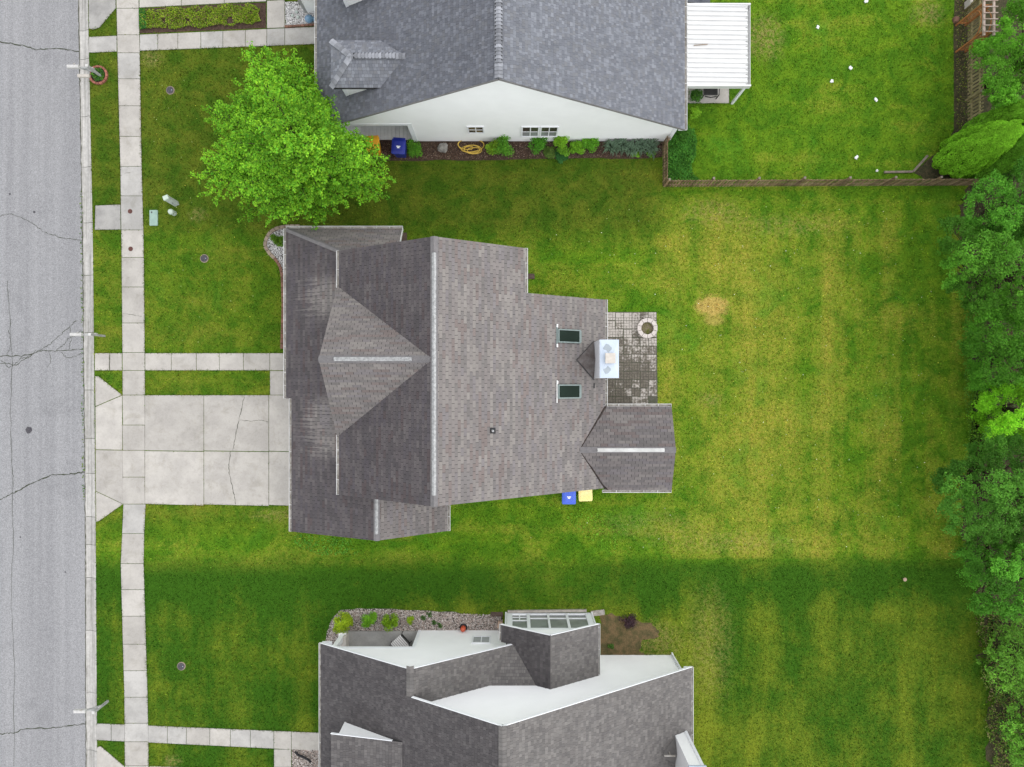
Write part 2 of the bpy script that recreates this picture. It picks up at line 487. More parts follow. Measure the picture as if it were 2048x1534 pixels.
M['cap_plain'] = pmat("plain_cap", (.17,.16,.165), (.14,.135,.14), 6, .9, .3, 40)
M['cap_new'] = pmat("ridge_cap_shingle", (.235,.24,.26), (.18,.185,.20), 2, .9, .3, 50, rnd=.8)
M['cap_brown'] = pmat("brown_cap_shingle", (.14,.13,.123), (.115,.108,.104), 2, .9, .3, 50, rnd=.3)
M['cricket'] = pmat("rusty_flashing", (.085,.068,.062), (.15,.135,.13), 2.2, .7, fine=.8)
M['cap_metal'] = pmat("pale_blue_metal_cap", (.40,.46,.545), (.44,.50,.58), 1.5, .35, spec=.5)
M['cap_wet'] = pmat("wet_patch_on_cap", (.24,.28,.31), (.27,.31,.34), 3, .25, spec=.6)
M['flue'] = pmat("tan_flue_cap", (.50,.46,.41), (.42,.385,.34), 4, .5, spec=.4)
M['sky_frame'] = pmat("green_grey_frame", (.16,.20,.19), (.20,.24,.23), 4, .5)
def glass(name, c, rough=.08, spec=.6):
    t = NT(name); return t.fin(t.mix(t.ramp(t.noise(1.2, 2), .4, .6), c, tuple(x*1.25 for x in c)), rough, spec)
M['glass_dark'] = glass("dark_skylight_glass", (.008,.016,.011), .35, .08)
M['glass'] = glass("window_glass", (.20,.21,.21), .12)
M['glass_deep'] = glass("shaded_window_glass", (.05,.045,.035), .1)
M['blind'] = pmat("grey_blind", (.30,.31,.31), (.36,.37,.37), 3, .7)
M['black'] = pmat("black_plastic", (.012,.012,.013), (.02,.02,.022), 6, .5)
M['black_metal'] = pmat("black_metal", (.018,.017,.017), (.03,.028,.027), 6, .45, spec=.4)
M['iron'] = pmat("cast_iron", (.045,.042,.05), (.075,.07,.075), 14, .7, .4, 40)
M['rust'] = pmat("rusty_cover", (.11,.045,.035), (.075,.035,.03), 14, .8)
M['brick'] = pmat("red_edging_brick", (.30,.115,.080), (.22,.085,.062), 8, .9, .4, 40, rnd=.4)
M['brick_dull'] = pmat("dull_edging_brick", (.22,.115,.08), (.15,.085,.062), 6, .9, .4, 40, rnd=.4)
M['edge_stone'] = pmat("tan_edging_stone", (.30,.235,.175), (.24,.19,.15), 8, .9, .4, 40, rnd=.3)
M['pit_stone'] = pmat("pale_pit_block", (.50,.45,.42), (.44,.40,.37), 9, .9, .3, 40, rnd=.12)
M['ash'] = pmat("ash_and_weeds", (.24,.19,.14), (.12,.13,.03), 3, .95, .9, 30, fine=.5, fscale=30)
def paver_mat():
    t = NT("mossy_paver")
    big = t.noise(.75, 5, .6); cell = t.noise(9, 3, .6); fine = t.noise(40, 2, .6)
    col = t.mix(t.ramp(fine, .3, .7), (.42,.385,.35), (.33,.30,.27))
    P = t.xyz(); Y = P[1]; X = P[0]
    low = t.ramp(Y, 2.9, .6)
    f = t.math('ADD', t.math('MULTIPLY', low, .33), t.math('MULTIPLY', t.math('SUBTRACT', big, .5), 1.1))
    f = t.math('ADD', f, t.math('MULTIPLY', t.math('SUBTRACT', cell, .5), .9))
    f = t.math('ADD', f, t.math('MULTIPLY', t.math('SUBTRACT', t.rand(), .5), .35))
    f = t.math('SUBTRACT', f, t.math('MULTIPLY', t.ramp(X, 6.7, 7.3), .10))
    col = t.mix(t.math('MULTIPLY', t.ramp(f, .02, .24), .90), col, t.mix(t.ramp(cell, .4, .6), (.072,.062,.048), (.115,.10,.078)))
    t.bump(fine, .3, .01)
    return t.fin(col, .92, .15)
M['paver'] = paver_mat()
M['wood'] = pmat("weathered_fence_wood", (.165,.110,.060), (.24,.175,.105), 3, .9, .4, 30, rnd=.9)
M['wood_olive'] = pmat("olive_weathered_wood", (.215,.185,.085), (.30,.255,.13), 3, .9, .4, 30, rnd=.3)
M['wood_grey'] = pmat("silver_grey_timber", (.42,.38,.33), (.30,.27,.24), 5, .9, .4, 30)
M['cedar'] = pmat("orange_cedar", (.42,.17,.055), (.30,.12,.045), 5, .8, .3, 40)
M['cedar_pale'] = pmat("bleached_beam", (.46,.38,.33), (.36,.27,.22), 4, .85, .3, 40)
M['deckboard'] = pmat("painted_porch_boards", (.60,.60,.585), (.52,.52,.51), 3, .7, rnd=.12)
M['blue_bin'] = pmat("blue_plastic", (.045,.105,.55), (.055,.12,.58), 2, .42, spec=.4)
M['navy_bin'] = pmat("navy_plastic", (.012,.022,.21), (.018,.03,.25), 2, .42, spec=.4)
M['yellow_bin'] = pmat("pale_yellow_plastic", (.80,.66,.25), (.84,.71,.33), 2, .5, spec=.35)
M['orange_bin'] = pmat("orange_yellow_plastic", (.75,.36,.02), (.70,.34,.03), 2, .5)
M['print'] = pmat("white_print", (.82,.82,.82), (.75,.76,.78), 20, .5)
M['ped'] = pmat("grey_green_utility_paint", (.42,.46,.42), (.36,.40,.37), 5, .55, spec=.35)
M['ped_pale'] = pmat("pale_green_utility_paint", (.45,.52,.44), (.40,.47,.40), 5, .55, spec=.35)
M['ped_flat'] = pmat("green_vault_lid", (.26,.36,.31), (.22,.31,.27), 5, .7)
M['grey_post'] = pmat("grey_painted_post", (.27,.275,.265), (.36,.36,.345), 4, .7)
M['beige'] = pmat("beige_plastic", (.50,.46,.41), (.44,.41,.37), 4, .6)
M['hose'] = pmat("yellow_hose", (.62,.42,.075), (.54,.36,.06), 6, .5, spec=.4)
M['rock'] = pmat("grey_boulder", (.30,.285,.26), (.17,.16,.145), 5, .9, .7, 16)
M['red'] = pmat("red_orange_glaze", (.55,.085,.03), (.48,.075,.03), 6, .4, spec=.5)
M['stripe'] = None
M['bluefig'] = pmat("blue_glaze", (.10,.22,.36), (.20,.30,.40), 9, .5, spec=.5)
M['bark'] = pmat("grey_brown_bark", (.035,.026,.019), (.06,.046,.034), 8, 1.0, .7, 26, spec=.02)
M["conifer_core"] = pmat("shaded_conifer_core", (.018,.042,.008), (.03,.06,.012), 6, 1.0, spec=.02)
M['terra'] = pmat("terracotta", (.46,.33,.25), (.40,.28,.21), 6, .85)
M['splash'] = pmat("brown_splash_block", (.075,.05,.04), (.10,.07,.055), 6, .85)

def leaf_mat(name, trans=.25):
    t = NT(name)
    col = t.attr()
    t.b.inputs['Roughness'].default_value = .6
    t.b.inputs['Specular IOR Level'].default_value = .06
    t.l(col, t.b.inputs['Base Color'])
    tr = t.n('ShaderNodeBsdfTranslucent'); t.l(t.mix(1.0, col, (1.15, 1.2, .6), 'MULTIPLY'), tr.inputs['Color'])
    mx = t.n('ShaderNodeMixShader'); mx.inputs[0].default_value = trans
    t.l(t.b.outputs[0], mx.inputs[1]); t.l(tr.outputs[0], mx.inputs[2]); t.l(mx.outputs[0], t.out.inputs[0])
    return t.m
M['leaf'] = leaf_mat("foliage", .32)
M['valley'] = pmat("rotted_leaf_debris", (.020,.016,.014), (.045,.035,.03), 12, .95, .6, 30)

# ================================================================= SETTING: ground, road, walks
SLABS = []
BLOCK = []          # world polygons where no grass grows
def block(poly): BLOCK.append(np.array([(p[0], p[1]) for p in poly], float))
def pxpoly(pts, h=0.0): return [tuple(W(x, y, h))[:2] for x, y in pts]

def lerp_tab(tab, y):
    for (y0, a), (y1, b) in zip(tab, tab[1:]):
        if y <= y1: return a + (b - a) * (y - y0) / (y1 - y0)
    return tab[-1][1]
ROAD_E = [(-1500, 143), (0, 155), (480, 163), (1040, 168.5), (1534, 170), (3000, 172)]
CURB_I = [(-1500, 162), (0, 176), (100, 178), (480, 186), (1040, 191.5), (1534, 194.5), (3000, 197)]

# far ground sheet to the horizon
g = MB(); g.add([(-900,-900,-.16),(900,-900,-.16),(900,900,-.16),(-900,900,-.16)], [(0,1,2,3)])
g.build("terrain", M['grass'], kind='structure', label="green ground reaching away beyond the lots")

# lawn sheet (east of the kerb) cut along the kerb
ys = list(range(-1500, 3001, 125))
left = [tuple(W(lerp_tab(CURB_I, y) - 2, y))[:2] for y in ys]
lawn_poly = left + [(62, left[-1][1]), (62, left[0][1])]
m = MB()
n = len(left)
vs = [(x, y, 0) for x, y in left] + [(62, y, 0) for x, y in left]
m.add(vs, [(i+1, i, n+i, n+i+1)[::-1] for i in range(n-1)])
lawn = m.build("lawn", M['grass'], kind='structure', label="mown green lawn around the three houses")

# road
m = MB()
vs = []; fs = []
for i, y in enumerate(ys):
    p = W(lerp_tab(ROAD_E, y) + 2, y)
    vs += [(-31.2, p.y, -.10), (p.x, p.y, -.10)]
for i in range(len(ys)-1): fs.append((2*i+1, 2*i, 2*i+2, 2*i+3)[::-1])
m.add(vs, fs)
road = m.build("road", M['asphalt'], kind='structure', label="pale grey cracked asphalt street")
m = MB(); m.box(-31.9, -31.2, -60, 60, -.2, .02)
m.build("far_kerb", M['concrete_old'], kind='structure', label="far concrete kerb across the street")

# cracks in the asphalt
def ribbon(pts, width, z, mat, parent, name="crack", jitter=1.2, sub=7, seed=0):
    r = random.Random(seed)
    P = []
    for (a, b) in zip(pts, pts[1:]):
        for k in range(sub):
            t = k / sub
            P.append((a[0]+(b[0]-a[0])*t + r.uniform(-1,1)*jitter, a[1]+(b[1]-a[1])*t + r.uniform(-1,1)*jitter))
    P.append(pts[-1])
    Q = [W(x, y, 0) for x, y in P]
    vs = []; fs = []
    for i, p in enumerate(Q):
        d = Q[min(i+1, len(Q)-1)] - Q[max(i-1, 0)]
        nrm = Vector((-d.y, d.x, 0))
        if nrm.length < 1e-6: nrm = Vector((0,1,0))
        nrm.normalize()
        w = width * r.uniform(.35, 1.25) / 2
        vs += [(p.x+nrm.x*w, p.y+nrm.y*w, z), (p.x-nrm.x*w, p.y-nrm.y*w, z)]
    for i in range(len(Q)-1): fs.append((2*i, 2*i+1, 2*i+3, 2*i+2))
    mb = MB(); mb.add(vs, fs)
    return mb.build(name, mat, parent)
ZR = -.096
rc = [([(-60,70),(0,82),(38,88),(70,97),(110,95),(157,101)], .055),
      ([(-40,435),(0,430),(18,427),(40,434),(62,445),(85,463),(120,475),(163,480)], .03),
      ([(-60,722),(0,712),(40,712),(85,700),(120,702),(165,697)], .045),
      ([(-40,740),(0,726),(30,730),(60,708),(95,690),(120,668),(135,655),(150,640)], .03),
      ([(-60,1010),(0,998),(25,986),(60,968),(100,951),(140,948),(167,945)], .06),
      ([(-60,1470),(0,1470),(26,1467),(45,1460),(100,1458),(140,1452),(169,1450)], .045),
      ([(12,560),(16,620),(20,695),(22,720),(19,800),(18,860),(22,930),(24,975)], .022),
      ([(22,975),(24,1060),(20,1200),(26,1330),(25,1534)], .018),
      ([(0,720),(15,735),(28,728),(40,715),(55,716),(70,700)], .03),
      ([(110,700),(125,690),(135,676),(148,672),(160,660)], .025),
      ([(120,704),(130,716),(150,712),(164,706)], .025),
      ([(135,700),(140,680),(138,655)], .02), ([(10,712),(20,690),(15,660)], .02), ([(95,701),(100,720),(92,735)], .018)]
for i, (pts, w) in enumerate(rc):
    ribbon(pts, w, ZR + .001*i*.5, M['crack'], road, "crack", 1.3, 8, i)
m = MB(); m.prism(pxpoly([(48,860),(52,854),(60,855),(62,861),(58,866),(53,868)]), -.0955, -.088)
m.build("tar_patch", M['iron'], road)
for i, (x, y, r_) in enumerate([(17,387,2),(66,423,2.6),(38,1110-35,1.5),(128,1145,1.6)]):
    m = MB(); c = W(x, y); m.lathe((c.x, c.y, -.095), [(r_*.0257, 0), (r_*.02, .006)], 9)
    m.build("tar_spot", M['iron'], road)
# joint between road and kerb, with tufts
pts = [(lerp_tab(ROAD_E, y), y) for y in range(-60, 1620, 40)]
ribbon(pts, .05, -.083, M['joint'], road, "kerb_joint", .5, 6, 77)

# kerb: rolled concrete sections
curb = empty("kerb", W(180, 767), kind='structure', label="rolled concrete kerb along the street")
cj = [-700,-590,-480,-370,-260,-150,-30,60,117,232,333,445,550,665,780,877,947,1034,1090,1156,1262,1386,1502,1620,1740,1860,1980,2100,2220]
for a, b in zip(cj, cj[1:]):
    m = MB(); prof = [(0,-.088),(.30,-.112),(.52,-.085),(.78,.0),(.90,.022),(1.0,.024)]
    rows = []
    for y in (a + .45, b - .45):
        x0, x1 = lerp_tab(ROAD_E, y), lerp_tab(CURB_I, y)
        rows.append([W(x0+(x1-x0)*t, y) + Vector((0,0,z)) for t, z in prof])
    n = len(prof)
    low = [[Vector((p.x, p.y, -.2)) for p in (r[0], r[-1])] for r in rows]
    vs = rows[0] + rows[1] + low[0] + low[1]
    fs = [(i, n+i, n+i+1, i+1) for i in range(n-1)]
    L0 = 2*n
    fs += [tuple([*range(n)][::-1]) + (L0, L0+1)][:1]
    fs = [(i, i+1, n+i+1, n+i)[::-1] for i in range(n-1)] + [tuple(range(n)) + (L0+1, L0), tuple(range(n, 2*n))[::-1] + (L0+2, L0+3), (n-1, 2*n-1, L0+3, L0+1), (0, L0, L0+2, n)]
    m.add(vs, fs)
    m.build("kerb_section", M['kerb'], curb)

# slabs of concrete
def slab(parent, quad_px, mat='concrete', top=.035, gap=.011, name="slab", dz=None):
    """quad in photo pixels on the ground; shrunk by the joint width"""
    P = [W(x, y) for x, y in quad_px]
    c = sum(P, Vector()) / len(P)
    Q = []
    n = len(P)
    area = sum(P[i].x*P[(i+1)%n].y-P[(i+1)%n].x*P[i].y for i in range(n))
    if area < 0: P = P[::-1]
    for i in range(n):
        a, b, d = P[i-1], P[i], P[(i+1)%n]
        e1 = (b-a).normalized(); e2 = (d-b).normalized()
        n1 = Vector((-e1.y, e1.x, 0)); n2 = Vector((-e2.y, e2.x, 0))
        k = (n1+n2); k = k / max(.35, k.length_squared) * 2
        Q.append(b + k*gap)
    t = top + (random.uniform(-.004, .004) if dz is None else dz)
    tx, ty = random.uniform(-.002,.002), random.uniform(-.002,.002)
    zf = lambda x, y: t + (x-c.x)*tx + (y-c.y)*ty
    # bevelled rim
    def inset(poly, w):
        cc = sum(poly, Vector())/len(poly)
        return [p + (cc-p).normalized()*w for p in poly]
    I = inset(Q, .018)
    vs = [Vector((p.x,p.y,-.10)) for p in Q] + [Vector((p.x,p.y,zf(p.x,p.y)-.010)) for p in Q] + [Vector((p.x,p.y,zf(p.x,p.y))) for p in I]
    fs = [tuple(range(2*n, 3*n))]
    for lv in (0, n):
        fs += [(lv+i, lv+(i+1)%n, lv+n+(i+1)%n, lv+n+i) for i in range(n)]
    m = MB(); m.add(vs, fs)
    block([(p.x, p.y) for p in Q]); SLABS.append(BLOCK[-1])
    return m.build(name, M[mat], parent)

SW_L = [(-900,214),(0,233),(100,235),(340,241),(480,243),(700,245),(1010,247),(1067,244.5),(1130,241.5),(1250,245),(1400,249),(1534,250),(2600,262)]
SW_R = [(-900,262),(0,278),(100,280),(340,284),(480,288),(700,290),(1010,292),(1067,289),(1130,288),(1250,291.5),(1400,296),(1534,298),(2600,308)]
side = empty("sidewalk", W(268, 767), kind='structure', label="pale concrete sidewalk parallel to the street")
joints = [17,70,106,158,212,273,333,392,460,515,574,646,705,741,790]
joints2 = [1008,1067,1127,1179,1232,1288,1341,1394,1446,1483,1531]
jm = {(17,70):7,(70,106):5}
for J in (joints, joints2, [-340,-280,-220,-160,-100,-45,17], [1531,1590,1650,1710,1770,1830]):
    for a, b in zip(J, J[1:]):
        q = [(lerp_tab(SW_L,a),a),(lerp_tab(SW_R,a),a),(lerp_tab(SW_R,b),b),(lerp_tab(SW_L,b),b)]
        slab(side, q, 'concrete_grey' if random.random() < .2 else 'concrete')
# dark bed under the joints
def bed_sheet(name, pts, mat, z, parent=None, kind='structure', wob=0.0, label=None, sub=1, seed=1):
    r = random.Random(seed)
    P = []
    for (a, b) in zip(pts, pts[1:] + pts[:1]):
        for k in range(sub):
            t = k/sub
            P.append((a[0]+(b[0]-a[0])*t + r.uniform(-wob,wob), a[1]+(b[1]-a[1])*t + r.uniform(-wob,wob)))
    m = MB(); poly = pxpoly(P)
    m.prism(poly, -.02, z)
    block(poly)
    o = m.build(name, mat, parent)
    if kind: o['kind'] = kind
    if label: o['label'] = label
    return o

def walk(name, label, xs, top, bot, parent=None, old=()):
    w = parent or empty(name, W(sum(xs)/len(xs), (top(xs[0])+bot(xs[0]))/2), kind='structure', label=label)
    for i, (a, b) in enumerate(zip(xs, xs[1:])):
        slab(w, [(a, top(a)), (b, top(b)), (b, bot(b)), (a, bot(a))], 'concrete_grey' if i in old else 'concrete')
    return w
lin = lambda x0,y0,x1,y1: (lambda x: y0+(y1-y0)*(x-x0)/(x1-x0))
# northern neighbour's walk and drive
tA, bA = lin(178,74,570,56.5), lin(178,106,570,91)
wA = walk("front_walk", "concrete front walk of the northern house", [178,234], tA, bA, None, (0,))
walk(None, None, [280,316,356,402,446,491,534,570,636], tA, bA, wA, (0,3,6,7))
slab(wA, [(534,2),(570,0),(570,55.5),(534,57)], 'concrete'); slab(wA, [(534,-50),(570,-52),(570,-1),(534,1)], 'concrete')
dN = empty("driveway", W(400, -20), kind='structure', label="northern neighbour's concrete driveway at the photo's top edge")
for a, b in ((279,363),(363,449),(449,533)):
    slab(dN, [(a,lin(279,16,533,3)(a)),(b,lin(279,16,533,3)(b)),(b,-110),(a,-110)], 'concrete')
slab(dN, [(177,-40),(232,-40),(232,17),(200,55),(187,60),(178,58)], 'concrete_old')
slab(dN, [(177,-160),(232,-160),(232,-41),(177,-41)], 'concrete')
# middle house
c706, c741 = (lambda x: 706.0), (lambda x: 741.0)
wB = walk("front_walk", "narrow concrete front walk leading to the middle house", [190,219,244.5], c706, c741)
walk(None, None, [290.5,343,393,439,487,540,578], c706, c741, wB)
slab(wB, [(540,741.5),(569,741.5),(569,790),(540,790)])
drv = empty("driveway", W(400, 900), kind='structure', label="two-car concrete driveway of the middle house")
D = lambda x: 790 + (x-245)*(.002)
slab(drv, [(190.5,752),(197,752),(245,790),(191,813)]); slab(drv, [(191,813.5),(245,790.5),(245.5,900),(191.5,899)])
slab(drv, [(191.5,899.5),(246,900.5),(247,1008),(192,982)]); slab(drv, [(192,982.5),(247,1008),(199,1042),(192.5,1044)])
for a, b in ((790,850),(850,900.5),(900.5,954),(954,1008)):
    slab(drv, [(245,a),(290,a),(290.5,b),(246,b)])
for a, b in ((290,408),(408,538),(538,606)):
    slab(drv, [(a,790),(b,790),(b,902+(b-290)*.004),(a,901+(a-290)*.004)])
    slab(drv, [(a,901.5+(a-290)*.004),(b,902.5+(b-290)*.004),(b,1010+(b-290)*.008),(a,1008+(a-290)*.008)])
for i, (pts, w) in enumerate([([(489,792),(485,815),(477,845),(470,880),(466,901)], .028), ([(462,903),(458,930),(460,950),(467,980),(472,1008)], .028),
                 ([(481,840),(505,842),(520,840),(536,844)], .02)]):
    ribbon(pts, w, .0405 + i*.0006, M['crack'], drv, "crack", 1.0, 7, 200+i)
for i, (pts, w) in enumerate([([(220,741),(220,725),(221,707)], .02), ([(246,627),(268,630),(284,633)], .014), ([(262,345),(250,347)], .012)]):
    ribbon(pts, w, .0412, M['crack'], side, "crack", .6, 5, 240+i)
# southern neighbour
tC, bC = lin(193,1446,548,1461), lin(193,1480,548,1497)
wC = walk("front_walk", "stained concrete front walk of the southern house", [193,223,250], tC, bC, None, (0,1))
walk(None, None, [296.5,335,373,420,461,501,548,583,648], tC, bC, wC, (0,1,4,5))
slab(wC, [(548,1498),(583,1498),(583,1534),(548,1534)]); slab(wC, [(548,1534.5),(583,1534.5),(583,1590),(548,1590)])
dS = empty("driveway", W(400, 1600), kind='structure', label="southern neighbour's driveway apron at the photo's bottom edge")
slab(dS, [(194,1493),(202,1492),(249,1532),(249,1650),(195,1650)])
slab(dS, [(299,1531.5),(548,1540),(548,1650),(299,1650)])
# water-meter pad on the verge
pad = empty("meter_pad", W(216, 434), kind='structure', label="grey concrete pad in the verge beside the sidewalk")
slab(pad, [(191,411),(241.5,409),(242,459.5),(190,460)], 'concrete_old')

# planting beds (flat ground of bark, gravel or soil)
bed_sheet("flower_bed", [(280,67),(279.5,18),(400,11),(532,5),(532,56)], M['mulch'], .012, label="mulched strip bed between the northern drive and walk")
bed_sheet("gravel_bed", [(571,4),(640,2),(640,50),(571,55)], M['white_gravel'], .03, label="white stone bed at the northern house's front corner")
bed_sheet("mulch_bed", [(700,276),(1326,276),(1324,316),(1200,317),(1000,319),(760,322)], M['mulch'], .014, wob=1.6, sub=6, seed=3, label="brown mulch bed along the northern house's white gable wall")
bed_sheet("border_bed", [(1908,-60),(1968,-60),(1968,262),(1945,310),(1958,362),(1850,360),(1828,346),(1850,325),(1890,290),(1908,262)], M['litter'], .012, wob=1.5, sub=5, seed=4, label="leaf-littered border bed along the back fence")
bed_sheet("woodland_floor", [(1968,-200),(2500,-200),(2500,1700),(1990,1700),(1978,1480),(1982,1300),(1965,1230),(1945,1110),(1925,1060),(1920,960),(1962,900),(1975,800),(1962,700),(1955,640),(1930,590),(1915,520),(1920,420),(1940,366),(1968,362)], M['litter'], .010, wob=9, sub=14, seed=5, label="dark leafy ground under the back row of trees")
bed_sheet("gravel_bed", [(531,487),(536,468),(552,456),(600,452),(600,500),(600,705),(569,705),(566,560),(560,530),(538,508)], M['white_gravel'], .03, label="white gravel bed at the middle house's front corner")
bed_sheet("gravel_bed", [(648,1300),(655,1262),(664,1236),(682,1220),(720,1216),(800,1219),(900,1224),(960,1231),(1004,1226),(1006,1264),(700,1264),(690,1300)], M['gravel'], .03, wob=1.2, sub=5, seed=6, label="river gravel bed along the southern house's porch")
bed_sheet("gravel_bed", [(584,1498),(648,1498),(648,1600),(584,1600)], M['gravel'], .03, label="small gravel corner beside the southern house's walk")
bed_sheet("bare_patch", [(1200,1232),(1225,1228),(1262,1240),(1300,1246),(1318,1262),(1316,1275),(1282,1280),(1280,1300),(1296,1316),(1200,1318)], M['dirt'], .006, wob=3, sub=5, seed=7, label="bare dirt patch beside the southern house's sunroom")

# ================================================================= ROOF / WALL MACHINERY
def clip_poly(poly, x0, x1, y0, y1):
    def cut(P, ax, v, keep_gt):
        out = []
        n = len(P)
        for i in range(n):
            a, b = P[i], P[(i+1) % n]
            ia = (a[ax] >= v) if keep_gt else (a[ax] <= v)
            ib = (b[ax] >= v) if keep_gt else (b[ax] <= v)
            if ia: out.append(a)
            if ia != ib:
                t = (v - a[ax]) / (b[ax] - a[ax])
                out.append((a[0]+(b[0]-a[0])*t, a[1]+(b[1]-a[1])*t))
        return out
    P = poly
    for ax, v, k in ((0,x0,True),(0,x1,False),(1,y0,True),(1,y1,False)):
        P = cut(P, ax, v, k)
        if len(P) < 3: return []
    return P

def parea(P):
    return sum(P[i][0]*P[(i+1)%len(P)][1]-P[(i+1)%len(P)][0]*P[i][1] for i in range(len(P)))/2

class Roof:
    """collects shingle tabs of one roof; the largest whole tabs become objects, the rest one mesh"""
    def __init__(s, parent, mat, palette, kind='tab', expo=.143, tabw=.333, nind=300, stain_attr=False, seed=1):
        s.parent = parent; s.mat = mat; s.pal = palette; s.kind = kind; s.e = expo; s.w = tabw
        s.field = MB(); s.stain = []; s.whole = []; s.nind = nind; s.r = random.Random(seed); s.sa = stain_attr
    def plane(s, poly, zf, up, stain=0.0, single=False, lift=0.0):
        """poly plan polygon, zf(x,y) plane height, up = horizontal unit direction uphill"""
        up = Vector((up[0], up[1], 0)).normalized()
        k = zf(up.x, up.y) - zf(0, 0)
        v = (up + Vector((0,0,k))).normalized()
        u = Vector((up.y, -up.x, 0))
        nrm = u.cross(v).normalized()
        P3 = [Vector((p[0], p[1], zf(p[0], p[1]))) for p in poly]
        o = min(P3, key=lambda p: p.z).copy()
        P = [((p-o).dot(u), (p-o).dot(v)) for p in P3]
        if parea(P) < 0: P = P[::-1]
        u0, u1 = min(p[0] for p in P), max(p[0] for p in P)
        v0, v1 = min(p[1] for p in P), max(p[1] for p in P)
        nr = int((v1-v0)/s.e)+1
        for i in range(nr):
            a, b = v0+i*s.e, v0+(i+1)*s.e
            x = u0 - s.r.uniform(0, .05)
            if s.kind == 'tab': x -= (i % 2)*s.w*.5
            else: x -= s.r.uniform(0, .3)
            wob = s.r.uniform(-.006,.006)
            run = 0; cidx = 0
            while x < u1:
                w = s.w if s.kind == 'tab' else s.r.choice((.09,.12,.14,.16,.19))
                if run <= 0:
                    cidx = s.r.randrange(len(s.pal)); run = s.r.choice((1,1,2,3)) if s.kind == 'tab' else 1
                run -= 1
                g = .009 if s.kind == 'tab' else .003
                rect = (x+g, x+w-g, a+(.004 if s.kind == 'tab' else .009), b)
                full = (rect[0] > u0 and rect[1] < u1 and a >= v0 and b <= v1)
                C = clip_poly(P, *rect)
                x += w
                if len(C) < 3 or abs(parea(C)) < 2e-4: continue
                ar = (rect[1]-rect[0])*(rect[3]-rect[2])
                th = .011 if s.kind == 'tab' else s.r.choice((.008, .016))
                hz = lambda q: lift + .004 + th*(b - q[1])/s.e
                is_full = len(C) == 4 and abs(abs(parea(C))-ar) < 1e-5
                if is_full and not single and stain == 0.0:
                    s.whole.append((o.copy(), u, v, nrm, rect, th, lift, cidx, a, b))
                    continue
                s.emit(s.field, o, u, v, nrm, C, th, b, lift, s.pal[cidx], stain)
        return s
    def emit(s, mb, o, u, v, nrm, C, th, b, lift, col, stain):
        n = len(C)
        f = s.r.uniform(.93, 1.07)
        top = [o + u*q[0] + v*q[1] + nrm*(lift+.004+th*(b-q[1])/s.e) for q in C]
        bot = [o + u*q[0] + v*q[1] + nrm*(lift-.002) for q in C]
        c = tuple(k*f for k in col)
        mb.add(top+bot, [tuple(range(n))] + [(i, n+i, n+(i+1)%n, (i+1)%n) for i in range(n)], c)
        s.stain.extend([stain]*(n+1))
    def finish(s):
        o0 = org(s.parent)
        s.whole.sort(key=lambda q: -(q[3].z*.0 + (q[0]+q[1]*q[4][0]+q[2]*q[4][2]).z))
        # show-largest tabs: near the ridge (closest to the camera)
        cache = {}
        ind, rest = s.whole[:s.nind], s.whole[s.nind:]
        for (o, u, v, nrm, rect, th, lift, ci, a, b) in ind:
            key = (round(rect[1]-rect[0], 3), round(th, 4), ci)
            if key not in cache:
                w = rect[1]-rect[0]; h = rect[3]-rect[2]
                mb = MB()
                tp = [(0,0,.004+th),(w,0,.004+th),(w,h,.004),(0,h,.004)]
                bt = [(0,0,-.002),(w,0,-.002),(w,h,-.002),(0,h,-.002)]
                mb.add(tp+bt, [(0,1,2,3),(0,4,5,1),(1,5,6,2),(2,6,7,3),(3,7,4,0)], s.pal[ci])
                cache[key] = mb.mesh("shingle", s.mat)
            ob = link_obj("shingle", cache[key], s.parent)
            p = o + u*rect[0] + v*rect[2] + nrm*lift - o0
            ob.matrix_basis = Matrix(((u.x,v.x,nrm.x,p.x),(u.y,v.y,nrm.y,p.y),(u.z,v.z,nrm.z,p.z),(0,0,0,1)))
        for (o, u, v, nrm, rect, th, lift, ci, a, b) in rest:
            C = [(rect[0],rect[2]),(rect[1],rect[2]),(rect[1],rect[3]),(rect[0],rect[3])]
            s.emit(s.field, o, u, v, nrm, C, th, b, lift, s.pal[ci], 0.0)
        ob = s.field.build("shingle_courses", s.mat, s.parent, kind='stuff')
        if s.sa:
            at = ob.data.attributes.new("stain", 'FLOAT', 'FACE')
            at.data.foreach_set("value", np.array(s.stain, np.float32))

def deck(parent, name, planes, mat, th=.13):
    m = MB()
    for poly, zf in planes:
        m.prism(poly, (lambda x, y, z=zf: z(x, y)-th), (lambda x, y, z=zf: z(x, y)-.002))
    return m.build(name, mat, parent)

def siding(parent, P0, ud, nd, poly, expo=.19, name="siding"):
    """lap boards on a wall; poly in (u, z); ud along wall, nd outwards"""
    P0 = Vector(P0); ud = Vector(ud); nd = Vector(nd)
    m = MB()
    z0 = min(p[1] for p in poly); z1 = max(p[1] for p in poly)
    u0 = min(p[0] for p in poly)-1; u1 = max(p[0] for p in poly)+1
    k = int((z1-z0)/expo)+1
    for i in range(k):
        a, b = z0+i*expo, z0+(i+1)*expo
        C = clip_poly(poly, u0, u1, a, b)
        if len(C) < 3 or abs(parea(C)) < 1e-4: continue
        if parea(C) < 0: C = C[::-1]
        n = len(C)
        front = [P0+ud*q[0]+Vector((0,0,q[1]))+nd*(.008+.014*(b-q[1])/expo) for q in C]
        back = [P0+ud*q[0]+Vector((0,0,q[1])) for q in C]
        flip = ud.cross(Vector((0,0,1))).dot(nd) < 0
        fs = [tuple(range(n))] + [(i2, n+i2, n+(i2+1)%n, (i2+1)%n) for i2 in range(n)]
        if flip: fs = [f[::-1] for f in fs]
        m.add(front+back, fs)
    return m.build(name, M['siding'], parent, kind='stuff')

